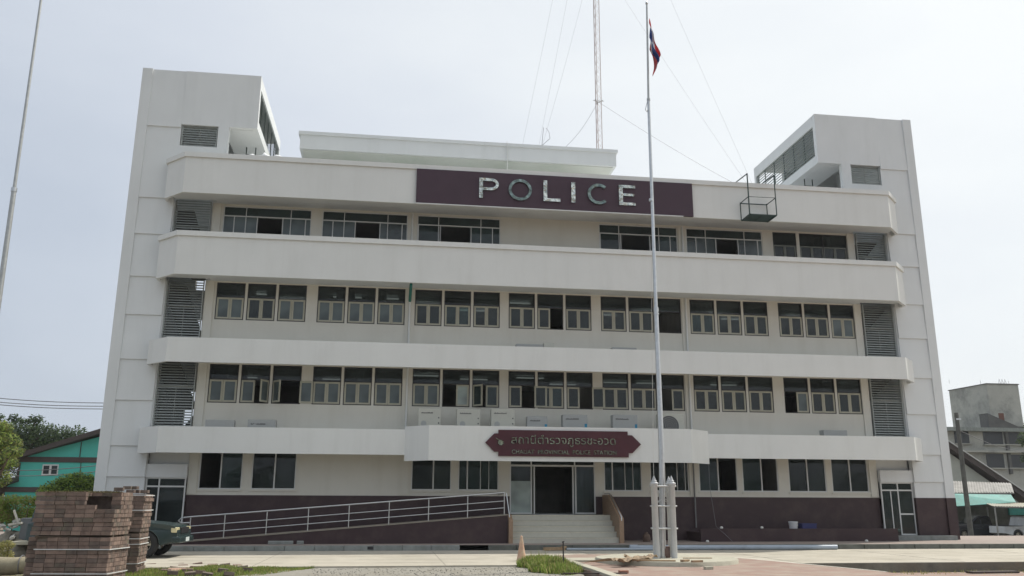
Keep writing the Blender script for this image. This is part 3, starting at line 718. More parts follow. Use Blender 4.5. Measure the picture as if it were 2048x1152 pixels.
b_.prism(P, 'y', -.88, -.803); o = b_.build('sign_board', sign_r); o.parent = ES; o.matrix_parent_inverse = Matrix.Translation((-.05, .85, -3.32))
sp(text_mesh('สถานีตำรวจภูธรชะอวด', .42, 4.05, dimsteel, 'thai_lettering'), -2.02, -.90, 3.80)
sp(text_mesh('CHAUAT  PROVINCIAL  POLICE  STATION', .22, 4.05, dimsteel, 'english_lettering'), -2.0, -.90, 3.42)
em = MB()   # small round metal emblem, spiky disc
pts = [((.13 if i % 2 else .085)*math.cos(i*math.pi/8), (.12 if i % 2 else .08)*math.sin(i*math.pi/8)) for i in range(16)]
em.prism([(-2.42+a, 3.83+c) for a, c in pts], 'y', -.92, -.882); em.prism([(-2.62, 4.02), (-2.6, 3.98), (-2.45, 3.87), (-2.47, 3.92)], 'y', -.91, -.882)
o = em.build('emblem', dimsteel); o.parent = ES; o.matrix_parent_inverse = Matrix.Translation((-.05, .85, -3.32))
print('built station')
#==PART2==
# ================================================================== THINGS ON AND AROUND THE STATION
def setp(o, root): o.parent = root; o.matrix_parent_inverse = Matrix.Translation(-Vector(root.location)); return o
def thing(name, loc, label, cat, group=None): return tag(empty(name, loc), label, cat, group)
def mk(mb, name, m, root, **k): o = mb.build(name, m, None, **k); return setp(o, root)

# ---- ramp railing
RT = lambda x: .22 + (x+13.9)/(11.78)*.95 + .03
rl = thing('ramp_railing', (-8, -.74, .6), 'thin stainless railing with three rails up the long ramp', 'railing')
y = -.74
mb = MB()
mb.tube([(-13.45, y, RT(-13.45)+.62), (-13.75, y, RT(-13.6)+.62), (-13.86, y, RT(-13.7)+.70), (-13.75, y, RT(-13.6)+.80), (-13.45, y, RT(-13.45)+.82), (-2.25, y, RT(-2.25)+.80)], .026, 8)
mk(mb, 'handrail', steel, rl)
mb = MB(); mb.tube([(-2.25, y, RT(-2.25)+.80), (-2.2, .6, 1.96), (-2.2, w-.05, 1.96)], .026, 8); mb.tube([(-2.17, -.72, 1.97), (-2.08, -.98, 1.1)], .02, 8)
mk(mb, 'handrail', steel, rl)
for dz in (.5, .25):
    mb = MB(); mb.tube([(-13.45, y, RT(-13.45)+dz), (-2.25, y, RT(-2.25)+dz)], .018, 6); mk(mb, 'rail', steel, rl)
for x in (-13.45, -12.28, -10.83, -9.38, -7.94, -6.5, -5.06, -3.62, -2.25):
    mb = MB(); mb.tube([(x, y, RT(x)-.01), (x, y, RT(x)+.80)], .02, 6); mk(mb, 'post', steel, rl)
hr = MB(); hr.tube([(2.17, w-.05, 2.0), (2.17, .75, 2.0), (2.17, -.97, 1.12), (2.17, -.97, .98)], .022, 8)
tag(hr.build('stair_handrail', steel), 'thin steel handrail on the tan wall beside the entrance steps', 'handrail')

# ---- flagpole with three base posts
FX, FY = .98, -9.6
PZ = .16
pln = MB(); pln.lathe((1.12, -9.45, 0), [(1.95, -.3), (1.95, PZ-.02), (1.93, PZ)], 64); tag(pln.build('flagpole_plinth', plinth_m), 'round concrete plinth under the flagpole', kind='structure')
fp = thing('flagpole', (FX, FY, PZ), 'tall tapering steel flagpole held by tube posts on the round plinth', 'flagpole', 'steel flagpoles')
p0 = Vector((FX, FY, PZ)); p1 = at(1312, 620, FY); p2 = at(1297, 200, FY); p3 = at(1293.5, 8, FY)
mb = MB(); mb.tube([p0, at(1323, 900, FY), p1], [.088, .080, .066], 16); mk(mb, 'pole', steel, fp)
mb = MB(); mb.tube([p1, p2], [.055, .045], 14); mb.tube([p1-Vector((0,0,.05)), p1+Vector((0,0,.07))], .078, 14); mb.tube([p1-Vector((0,0,.14)), p1-Vector((0,0,.10))], .082, 14); mk(mb, 'pole', steel, fp)
pm = at(1302, 400, FY); mb = MB(); mb.tube([pm-Vector((0,0,.04)), pm+Vector((0,0,.04))], .066, 14); mk(mb, 'pole_collar', steel, fp)
mb = MB(); mb.tube([p2, p3], [.036, .028], 12); mb.tube([p2-Vector((0,0,.03)), p2+Vector((0,0,.05))], .055, 12); mk(mb, 'pole', galv, fp)
mb = MB(); mb.lathe(p3, [(.02, -.02), (.045, 0), (.045, .05), (.02, .08), (.012, .16), (.002, .2)], 12); mk(mb, 'finial', steel, fp)
posts = [(.76, -9.78), (1.26, -9.78), (.90, -9.28), (1.34, -9.30)]
for k, (x, y) in enumerate(posts):
    mb = MB(); mb.lathe((x, y, PZ), [(.085, 0), (.085, 1.93), (.105, 1.95), (.118, 1.985), (.105, 2.02), (.06, 2.03), (.078, 2.06), (.062, 2.085), (.035, 2.09), (.048, 2.12), (.03, 2.145), (.006, 2.21)], 18)
    mk(mb, 'base_post', mat('post_steel', (.50, .51, .51), .42, metal=.1, var=.08), fp)
for z in (.78, 1.38, 1.92):
    mb = MB()
    for a_, b_ in ((0, 1), (2, 3), (0, 2), (1, 3)):
        A = Vector((*posts[a_], PZ+z-.0)); B = Vector((*posts[b_], PZ+z)); d = (B-A).normalized()*.13; mb.tube([A-d, B+d], .022, 8)
    mk(mb, 'cross_bar', steel, fp)
for a_, b_ in ((0, 1), (2, 3)):
    mb = MB()
    A = Vector((*posts[a_], PZ)); B = Vector((*posts[b_], PZ)); mid = (A+B)/2
    for sx in (0, 1):
        Q = A.lerp(B, sx); mb.tube([Q+Vector((0,0,1.9)), mid+Vector((0,0,1.62)), Q+Vector((0,0,1.4))], .012, 6)
    mk(mb, 'scroll_work', steel, fp)
mb = MB(); mb.tube([p2+Vector((-.03,-.02,0)), p2+Vector((-.12,-.02,-.35)), p2+Vector((-.07,-.02,-.42)), p2+Vector((-.03,-.02,-.3))], .012, 6); mk(mb, 'cleat_loop', steel, fp)
mb = MB(); mb.tube([at(1303, 520, FY), at(1304, 700, FY), at(1307, 930, FY), (FX-.2, FY-.05, 1.1)], .006, 5); mk(mb, 'halyard', mat('rope', (.6, .6, .57), .8), fp)
mb = MB(); mb.box(FX-.02, FX+.2, FY-.05, FY+.12, PZ, PZ+.3); mb.box(FX+.0, FX+.18, FY-.08, FY-.05, PZ+.05, PZ+.25); mk(mb, 'switch_box', mat('rusty_box', (.17, .11, .09), .7, var=.3), fp)
# left pole, mostly cut by the frame
l0 = at(82, 0, -10); l1 = at(28, 380, -10); l2 = at(0, 600, -10)
lp = thing('flagpole', (l2.x, -10, -.2), 'slim steel pole at the left edge of the yard, cut by the photo frame', 'flagpole', 'steel flagpoles')
mb = MB(); mb.tube([(l2.x+.05, -10, -.2), l1], [.085, .062], 14); mk(mb, 'pole', galv, lp)
mb = MB(); mb.tube([l1, l0, l0+(l0-l1)*.5], [.045, .035, .03], 12); mk(mb, 'pole', galv, lp)
mb = MB(); mb.tube([l1-Vector((0,0,.05)), l1+Vector((0,0,.06))], .075, 12); mk(mb, 'pole_collar', steel, lp)
mb = MB(); mb.lathe((l2.x+.05, -10, -.2), [(.2, 0), (.2, .04), (.1, .05), (.1, .12)], 16); mk(mb, 'base_flange', galv, lp)

# ---- flag hanging limp
NU, NV = 26, 30
ft = at(1297, 36, FY); fbm = at(1297, 98, FY)
mb = MB(); vs = []
FLEN = 1.7
for v_ in range(NV+1):
    v = v_/NV
    h = ft.lerp(fbm, v)
    for u_ in range(NU+1):
        u = u_/NU
        drop = FLEN*u*(1-.35*v)*.80
        x = h.x + .03 + (.24*u**.8)*(1-.35*v) + .05*math.sin(u*8+v*3)*u + v*.02
        yv = h.y + .13*math.sin(u*5+v*16)*min(1, u*3) + .05*math.sin(v*14)
        z = h.z - drop + .12*math.sin(v*3.14)*u*0
        vs.append((x, yv, z))
fs = []; mi = []
for v_ in range(NV):
    for u_ in range(NU):
        a_ = v_*(NU+1)+u_; fs.append((a_, a_+1, a_+NU+2, a_+NU+1)); v = (v_+.5)/NV
        mi.append(0 if v < 1/6 or v > 5/6 else 1 if v < 2/6 or v > 4/6 else 2)
mb.v = vs; mb.f = fs; mb.mi = mi; mb.sm = [True]*len(fs)
fm = [mat('flag_red', (.62, .13, .14), .8), mat('flag_white', (.7, .71, .74), .8), mat('flag_blue', (.10, .17, .45), .8)]
for _m in fm: _t = _m.node_tree; _m['cloth'] = 1
fo = mb.build('flag', fm, fix=False); sol = fo.modifiers.new('t', 'SOLIDIFY'); sol.thickness = .004
tag(fo, 'limp red white and blue striped flag near the top of the tall flagpole', 'flag')

# ---- radio mast and guy wires on the roof
MX, MY = 3.66, 7.0
ms = thing('radio_mast', (MX, MY, 14.1), 'slim red and white lattice radio mast rising behind the roof box', 'radio mast')
tri = [(MX-.15, MY-.08), (MX+.15, MY-.08), (MX, MY+.18)]
cream_r = mat('mast_paint', (.45, .36, .33), .5, var=.2, scale=1)
for x, y in tri:
    mb = MB(); mb.tube([(x, y, 14.1), (x, y, 40)], .017, 6); mk(mb, 'mast_leg', rust if x < MX else cream_r, ms)
mb = MB(); z = 14.2; k = 0
while z < 39.6:
    for i in range(3):
        a_, b_ = tri[i], tri[(i+1) % 3]
        if k % 2: a_, b_ = b_, a_
        mb.tube([(*a_, z), (*b_, z+.28)], .007, 4, cap=False)
    z += .28; k += 1
mk(mb, 'lattice_bracing', cream_r, ms)
mb = MB(); cz = at(1193, 203, MY).z
for i in range(3):
    a_, b_ = Vector((*tri[i], cz)), Vector((*tri[(i+1) % 3], cz)); d = (b_-a_)*.45; mb.tube([a_-d, b_+d], .02, 6)
mk(mb, 'guy_bracket', steel, ms)
def guy(z_or_px, q, label, deep=1.3, r_=.004):
    A = Vector((MX, MY, at(1187, z_or_px, MY).z)); B = q; e_ = A + (B-A)*deep
    mb = MB(); n = 16
    mb.tube([A.lerp(e_, i/n) - Vector((0, 0, .25*math.sin(math.pi*i/n))) for i in range(n+1)], r_, 5)
    tag(mb.build('guy_wire', wire_m), label, 'guy wire', 'guy wires of the radio mast')
guy(203, at(1480, 366, 5.5), 'lowest guy wire, from the mast bracket down past the flagpole to the right', 1.4, .008)
guy(-95, at(1490, 356, 5.5), 'guy wire that crosses just behind the flag on its way down right', 1.35)
guy(-367, at(1503, 360, 5.5), 'steepest guy wire on the right, ending beside the right stair tower', 1.3)
guy(-391, at(1045, 290, 6.5), 'leftmost guy wire of the mast, above the roof box', 1.0)
guy(-280, at(1078, 290, 6.5), 'second guy wire from the left above the roof box', 1.0)
guy(-100, at(1085, 290, 6.5), 'guy wire running down to the small loop antenna', 1.0)
guy(203, at(1128, 297, 6.5), 'short guy wire from the mast bracket down to the roof box', 1.0, .008)
an = thing('loop_antenna', at(1083, 292, 6.6), 'small thin loop antenna leaning on the roof box', 'antenna')
c0 = at(1083, 292, 6.6)
mb = MB(); mb.tube([c0-Vector((0,0,.2)), at(1087, 255, 6.6)], .012, 5); mb.tube([c0, at(1100, 277, 6.6)], .012, 5); mk(mb, 'antenna_arm', wire_m, an)
mb = MB(); mb.tube([at(1092, 256, 6.6), at(1098, 264, 6.6), at(1100, 277, 6.6)], .01, 5); mk(mb, 'antenna_arc', wire_m, an)

# ---- work cradle hanging from the parapet
cg = thing('hanging_cradle', (8.6, -.5, 13.4), 'dark green steel work cradle hanging from the right of the roof parapet', 'cradle')
X0, X1, Y0, Y1, Z0 = 8.05, 9.25, -1.0, -.12, 13.42
def bar(a_, b_, n, r_=.025): mb = MB(); mb.tube([a_, b_], r_, 4); return mk(mb, n, green_s, cg)
bar((X0, Y0, Z0), (X0, Y0, 15.0+.12), 'hanger', .03); bar((X1, Y0, Z0), (X1, Y0, 15.0+.12), 'hanger', .025)
for x in (X0, X1): bar((x, Y0, 15.22), (x, .35, 15.3), 'hook_arm', .03); bar((x, Y0, 15.1), (x, Y0, 15.24), 'hanger', .03)
for x in (X0+.0, X1): bar((x, Y1, Z0), (x, Y1, Z0+.82), 'corner_post')
for z in (Z0+.78,):
    bar((X0, Y0, z), (X0, Y1, z), 'guard_rail'); bar((X1, Y0, z), (X1, Y1, z), 'guard_rail'); bar((X0, Y1, z), (X1, Y1, z), 'guard_rail'); bar((X0, Y0, z), (X1, Y0, z), 'guard_rail', .016)
mb = MB(); mb.box(X0, X1, Y0, Y0+.04, Z0-.02, Z0+.02); mb.box(X0, X1, Y1-.04, Y1, Z0-.02, Z0+.02); mb.box(X0, X0+.04, Y0, Y1, Z0-.03, Z0+.03); mb.box(X1-.04, X1, Y0, Y1, Z0-.03, Z0+.03); mb.box((X0+X1)/2-.02, (X0+X1)/2+.02, Y0+.04, Y1-.04, Z0-.02, Z0+.02)
k = Y0+.12
while k < Y1-.05: mb.box(X0+.04, X1-.04, k, k+.035, Z0+.0, Z0+.015); k += .06
mk(mb, 'grating_floor', green_s, cg)

# ---- air conditioner units on the ledges
def ac(x0, x1, z1, z0, label, m, blue=False, big=False, name='air_conditioner', logo=True, fan=False, y=.55):
    r_ = thing(name, ((x0+x1)/2, y+.2, z0), label, 'air conditioner', 'outdoor air conditioner units on the ledges')
    mb = MB(); mb.box(x0, x1, y, y+.38, z0, z1); mk(mb, 'casing', m, r_, bevel=.015)
    if fan:
        mb = MB(); c = Vector((x0+.36*(x1-x0)+.05, y-.006, (z0+z1)/2)); R_ = .42*(z1-z0)
        n = 28
        for rr_ in (R_, R_*.8, R_*.6, R_*.4, R_*.2): mb.tube([c+Vector((rr_*math.cos(2*math.pi*i/n), 0, rr_*math.sin(2*math.pi*i/n))) for i in range(n+1)], .008, 4)
        mk(mb, 'fan_grille', ac_g, r_)
        mb = MB(); vs = [c+Vector((R_*math.cos(2*math.pi*i/n), .003, R_*math.sin(2*math.pi*i/n))) for i in range(n)]; mb.add(vs, [tuple(range(n))]); mk(mb, 'fan_opening', ac_dk, r_)
    else:
        mb = MB(); c = (x0+.25*(x1-x0), z0+.42*(z1-z0)); n = 20; rr_ = .11
        mb.prism([(c[0]+rr_*math.cos(2*math.pi*i/n), c[1]+rr_*math.sin(2*math.pi*i/n)) for i in range(n)], 'y', y-.006, y-.001); mk(mb, 'badge', ac_g, r_)
    if logo:
        mb = MB(); xx = x0+.12
        while xx < x0+.62*(x1-x0): mb.box(xx, xx+.03, y-.005, y-.001, z1-.20, z1-.16+random.choice((0, .015))); xx += .042
        mk(mb, 'lettering', mat('print_grey', (.10, .10, .10), .6), r_)
    if big:
        mb = MB()
        for q in (.62, .42, .24): mb.box(x1-.1, x1-.05, y-.005, y-.001, z0+q*(z1-z0), z0+q*(z1-z0)+.05)
        mb.box(x1-.38, x1-.12, y-.005, y-.001, z0+.24, z0+.27); mk(mb, 'printed_marks', mat('print_grey', (.1,.1,.1)), r_)
    if blue:
        mb = MB(); mb.box(x1-.12, x1-.02, y-.004, y-.001, z0+.1, z0+.45*(z1-z0)+.12); mk(mb, 'blue_sticker', mat('blue_sticker', (.03, .22, .36), .5), r_)
    return r_
ac(-13.5, -12.45, 4.65, 4.2, 'grey air conditioner box at the far left end of the lowest ledge', ac_g, logo=False)
ac(-11.95, -10.9, 4.68, 4.2, 'air conditioner box with faint print, second from the left on the lowest ledge', ac_g)
ac(-5.5, -4.62, 5.22, 4.2, 'tall beige boxed unit with a dark top, left of three tall ones above the canopy', ac_m, big=True)
ac(-3.98, -3.06, 5.22, 4.2, 'tall beige boxed unit, middle one of three above the canopy', ac_m, big=True)
ac(-2.62, -1.68, 5.25, 4.2, 'tall beige boxed unit, right one of three above the canopy', ac_m, big=True)
ac(-1.18, -.35, 4.98, 4.2, 'lowest small grey unit directly above the entrance sign', ac_g, blue=True)
ac(.27, 1.28, 5.07, 4.2, 'grey unit with a blue sticker above the middle right of the entrance sign', ac_g, blue=True)
ac(2.33, 3.36, 5.10, 4.2, 'grey unit with a blue sticker left of the flagpole', ac_g, blue=True)
ac(4.25, 5.31, 5.17, 4.2, 'beige outdoor unit with an open round fan behind the flagpole', ac_m, fan=True, logo=False)
ac(11.35, 12.4, 4.62, 4.2, 'grey unit at the right end of the lowest ledge', ac_g, logo=False)
for x0, x1, z1, lb in ((-1.62, -.5, 7.90, 'flat grey unit on the middle ledge above the canopy, left of its pair'), (-.62+.14, -.05, 7.97, 'small pale box beside the flat unit on the middle ledge'), (2.38, 3.42, 7.87, 'flat grey unit on the middle ledge just left of the flagpole')):
    ac(x0, x1, z1, 7.4, lb, ac_g if z1 < 7.95 else ac_m, logo=False)

# ---- white sheet on the parapet, left
mb = MB(); c = at(535, 306, .3); n = 16
vs = []
for j_ in range(5):
    for i in range(n+1):
        vs.append((c.x-.75+1.5*i/n, .02+.09*j_, 15.2+.03+(.10+.09*math.sin(i*1.1)+.04*math.sin(i*2.7+j_))*math.sin(math.pi*j_/4)*(math.sin(math.pi*i/n)**.5 if 0 < i < n else 0)))
mb.add(vs, [(j_*(n+1)+i, j_*(n+1)+i+1, (j_+1)*(n+1)+i+1, (j_+1)*(n+1)+i) for j_ in range(4) for i in range(n)], 0, True)
o = mb.build('crumpled_sheet', mat('white_sheet', (.75, .76, .76), .8), fix=False); o.modifiers.new('t', 'SOLIDIFY').thickness = .01
tag(o, 'crumpled white sheet lying on the parapet below the left tower', 'sheet')

# ---- traffic cone
c = on(1043, 1130, -.12)
CN = thing('traffic_cone', c, 'faded orange traffic cone standing at the end of the drive', 'traffic cone')
mb = MB(); mb.lathe(c, [(.165, .03), (.155, .05), (.085, .46), (.035, .77), (.03, .80), (.012, .815)], 20); mk(mb, 'cone_body', mat('faded_orange', (.52, .33, .23), .7, var=.25, scale=4, dirt_or_refl=((.55, .46, .32), .8, 6)), CN)
mb = MB(); mb.box(c.x-.2, c.x+.2, c.y-.2, c.y+.2, c.z-.02, c.z+.03); mk(mb, 'cone_foot', mat('foot_rubber', (.14, .11, .09), .8), CN, bevel=.01)

# ---- thin iron stake
c = on(1127, 1141, -.05); mb = MB(); mb.tube([(c.x, c.y, -.2), (c.x, c.y, .66)], .018, 6); mb.tube([(c.x-.03, c.y, .64), (c.x+.03, c.y, .66)], .018, 5)
tag(mb.build('iron_stake', mat('dark_iron', (.05, .045, .04), .7)), 'thin dark iron stake standing by the island kerb', 'stake')

# ---- pipes lying along the kerb
pvc = mat('blue_grey_pvc', (.33, .38, .44), .4)
mb = MB(); mb.tube([(2.1, -2.62, .09), (9.7, -2.85, .09)], .085, 14); mb.tube([(2.0, -2.615, .09), (2.28, -2.625, .09)], .105, 14)
tag(mb.build('plastic_pipe', pvc), 'thick blue grey plastic pipe lying along the kerb behind the flagpole', 'pipe', 'pipes along the kerb')
mb = MB(); mb.tube([(-.3, -2.7, .05), (3.2, -2.85, .05)], .045, 10)
tag(mb.build('plastic_pipe', pvc), 'thin blue grey pipe lying left of the thick one', 'pipe', 'pipes along the kerb')
mb = MB(); mb.obox((-.75, -2.75, .07), (.38, .1, .05), .1); mb.obox((-.42, -2.8, .13), (.08, .06, .03), .4)
tag(mb.build('wood_offcut', wood), 'short reddish wood offcut at the end of the thin pipe', 'wood')

# ---- boards and cardboard on the plinth
def board(c, L, Wd, T_, ang, lb, m=wood, tilt=0, pitch=0, name='board', cat='board', grp='boards lying on the plinth'):
    mb = MB(); mb.obox(c, (L/2, Wd/2, T_/2), ang, 0, tilt, pitch); return tag(mb.build(name, m, bevel=.003), lb, cat, grp)
def pp(px, py, z): v = on(px, py, z); return (v.x, v.y, z)
board(pp(1312, 1121, PZ+.02), 1.0, .12, .03, -.25, 'long thin board on the plinth in front of the posts')
board(pp(1370, 1121, PZ+.03), .26, .10, .05, .5, 'short block of wood just right of the posts')
board(pp(1394, 1122.5, PZ+.03), .32, .08, .05, .25, 'rightmost short board on the plinth')
board(pp(1395, 1116, PZ+.012), .8, .05, .02, -.1, 'thin lath on the far side of the plinth')
for i, (px, py, L, Wd, a_, pt, lb) in enumerate([(1255, 1118.5, .75, .35, .15, .10, 'crumpled cardboard sheet, left end of the pile on the plinth'), (1275, 1115, .7, .4, -.3, -.12, 'reddish cardboard piece in the middle of the pile'), (1292, 1114.5, .6, .3, .5, .16, 'cardboard piece next to the left base post')]):
    n = 10; mb = MB(); C_ = Vector(pp(px, py, PZ+.07)); R_ = Matrix.Rotation(a_, 3, 'Z')
    vs = [C_ + R_ @ Vector(((u_/n-.5)*L, (v_/4-.5)*Wd, .035*math.sin(u_*1.4+i)+.03*math.sin(v_*2+u_)+pt*(u_/n-.5)*.4)) for v_ in range(5) for u_ in range(n+1)]
    mb.add(vs, [(v_*(n+1)+u_, v_*(n+1)+u_+1, (v_+1)*(n+1)+u_+1, (v_+1)*(n+1)+u_) for v_ in range(4) for u_ in range(n)], 0)
    o = mb.build('cardboard_sheet', cardb, fix=False); o.modifiers.new('t', 'SOLIDIFY').thickness = .012
    tag(o, lb, 'cardboard', 'cardboard pieces on the plinth')
# plywood sheet leaning off the plinth to the left, casting a dark gap beneath
mb = MB(); a_ = [pp(1170, 1125, IZ+.01), pp(1215, 1117.5, PZ+.04), pp(1280, 1117, PZ+.05), pp(1255, 1119.5, PZ+.05)]
mb.add([Vector(q) for q in a_]+[Vector(q)+Vector((0,0,.015)) for q in a_], [(0,3,2,1),(4,5,6,7),(0,1,5,4),(1,2,6,5),(2,3,7,6),(3,0,4,7)])
tag(mb.build('thin_plywood', wood), 'thin curved plywood strip reaching off the left of the plinth', 'board')
# flat concrete slab left of plinth
mb = MB(); A = on(1140, 1126, IZ); B = on(1213, 1122, IZ)
mb.obox(((A.x+B.x)/2+.1, -8.9, IZ+.03), (.62, .5, .03), .05); tag(mb.build('paving_slab', plinth_m, bevel=.01), 'pale flat slab between the island kerb and the plinth', 'slab')
for px, py, lb in ((1247, 1147, 'single red brick on the island paving in front of the plinth'), (1417, 1139, 'pale brick against the right foot of the plinth')):
    c = on(px, py, IZ); mb = MB(); mb.obox((c.x, c.y, IZ+.035), (.11, .055, .035), .2); tag(mb.build('loose_brick', mat('brick_red', (.34, .16, .11), .85) if px < 1300 else plinth_m, bevel=.006), lb, 'brick', 'loose bricks')
board(pp(1190, 1146.5, IZ+.015), 1.5, .05, .025, -.06, 'dark lath across the red paving near the bottom of the photo', mat('dark_lath', (.06, .045, .04)), grp=None, name='lath')

# ---- bucket, crate and glass sheets on the planter
c = Vector((at(1587, 1058, .6).x, .6, .56))
BK = thing('paint_bucket', c, 'white plastic bucket standing on the low maroon planter', 'bucket')
mb = MB(); mb.lathe((c.x, c.y, .52), [(.15, 0), (.18, .36), (.19, .37), (.19, .40), (.175, .40), (.165, .36), (.14, .05)], 20); mk(mb, 'bucket_body', mat('bucket_white', (.7, .7, .72), .5), BK)
mb = MB(); mb.tube([(c.x-.19, c.y, .90), (c.x-.15, c.y-.1, .74), (c.x, c.y-.185, .68), (c.x+.15, c.y-.1, .74), (c.x+.19, c.y, .90)], .006, 5); mk(mb, 'bucket_handle', steel, BK)
c = at(1615, 1055, .6); cb = MB(); bl = mat('blue_plastic', (.03, .035, .13), .5)
x0, x1, y0, y1, z0, z1 = c.x-.3, c.x+.3, .42, .85, .525, .85
cb.box(x0, x1, y0, y1, z0, z0+.02); cb.box(x0, x1, y0, y0+.02, z0+.02, z1); cb.box(x0, x1, y1-.02, y1, z0+.02, z1); cb.box(x0, x0+.02, y0+.02, y1-.02, z0+.02, z1); cb.box(x1-.02, x1, y0+.02, y1-.02, z0+.02, z1); cb.box(x0-.02, x1+.02, y0-.02, y0, z1-.04, z1)
tag(cb.build('plastic_crate', bl), 'dark blue plastic crate beside the white bucket', 'crate')
for k, (px0, px1, n_, lb) in enumerate(((1630, 1790, 5, 'stack of greenish glass sheets lying on the planter right of the crate'), (1420, 1478, 2, 'small greenish glass sheets on the left end of the planter'))):
    a_ = at(px0, 1056, .6).x; b_ = at(px1, 1056, .6).x; mb = MB()
    for q in range(n_): mb.obox(((a_+b_)/2+random.uniform(-.08, .08), .6+random.uniform(-.05, .05), (.527 if q == 0 else .527)+q*.022+.01), ((b_-a_)/2, .32, .008), random.uniform(-.02, .02))
    tag(mb.build('glass_sheets', mat('green_glass_edge', (.10, .17, .15), .2, var=.3)), lb, 'glass sheets', 'glass sheets on the planter')
for k, (px, py) in enumerate(((1517, 1056), (1437, 1055), (1415, 1084), (1733, 1080))):
    c = at(px, py, .4 if py < 1070 else -.5); z = .66 if py < 1070 else .17
    mb = MB(); mb.lathe((c.x, .08 if py < 1070 else -.5, z), [(.05, 0), (.07, .03), (.05, .08), (.01, .09)], 8, smooth=False)
    tag(mb.build('white_stone', mat('chalk', (.6, .6, .57), .9)), ['small pale lump on the planter edge under the third ground floor window from the right', 'pale lump on the left end of the planter edge', 'pale lump on the pavement at the left corner of the planter', 'pale lump on the pavement near the right side door'][k], 'stone', 'small pale lumps near the planter')
mb = MB(); mb.tube([(6.1, .1, 3.4), (6.05, -.05, 2.2), (6.2, -.1, .75), (6.5, -.25, .45), (6.75, -.35, .18)], .008, 5); tag(mb.build('loose_cable', wire_m), 'thin loose cable hanging down the wall to the planter corner', 'cable')
# dog-coloured sack near steps
c = at(1293, 1072, .3)
mb = MB(); mb.lathe((c.x, .3, .17), [(.14, 0), (.17, .1), (.14, .24), (.06, .32), (.07, .36)], 10); tag(mb.build('small_sack', mat('sack_dark', (.13, .09, .07), .9, var=.4, scale=8)), 'small dark brown sack on the pavement right of the steps', 'sack')
# stones and blocks under the ramp
for k, (px, py, lx, lb, m_) in enumerate(((560, 1084, .42, 'flat concrete block leaning at the foot of the ramp, left one', kerb_m), (578, 1082, .14, 'grey stone at the foot of the ramp', kerb_m), (600, 1083, .12, 'smaller grey stone right of the first at the foot of the ramp', kerb_m))):
    c = at(px, py, -1.1); mb = MB(); mb.obox((c.x, -1.0, .17+.06), (lx, .06, .06), .06*k, 0, .1); tag(mb.build('concrete_block', m_, bevel=.02), lb, 'block')

# ---- debris at the right in front of the road edge
for k, (px, py, s_) in enumerate(((1635, 1137, .22), (1620, 1139, .1), (1612, 1140, .07), (1700, 1139, .08), (1730, 1137, .13), (1738, 1139, .09), (1775, 1138, .07), (1845, 1139, .08))):
    c = on(px, py, -.27); mb = MB(); n = 7
    mb.lathe((c.x, c.y, -.27), [(s_*.8, 0), (s_, s_*.25), (s_*.6, s_*.5), (s_*.15, s_*.6)], n, smooth=False)
    tag(mb.build('rubble_lump', mat('rubble_grey', (.34, .35, .34), .9, var=.3, scale=8)), ['largest grey crumpled lump below the road edge on the right', 'small grey lump left of the largest one', 'smallest lump at the left end of the row below the road edge', 'small lump under the middle of the road edge', 'brownish lump below the road edge, right of the middle', 'small lump just right of the brownish one', 'tiny lump between the brown lump and the right frame edge', 'tiny lump nearest the right frame edge'][k], 'rubble', 'rubble lumps below the road edge')
board(pp(1648, 1144, -.255), 1.7, .12, .02, -.04, 'dark flat board lying below the road edge under the grey lumps', mat('dark_board', (.16, .15, .13)), grp=None)
board(pp(1985, 1144, -.24), 1.5, .3, .05, .05, 'dark plank pile at the far right below the road edge', mat('dark_lath', (.06, .045, .04)), grp=None)
def a4(): return random.uniform(4.6, 17), random.gauss(-10.0, .25)
grass('edge_weeds', 'sparse dry weeds under the road edge', 900, a4, .02, .10, [gr2, gr1], lambda x, y: -.27, .008)

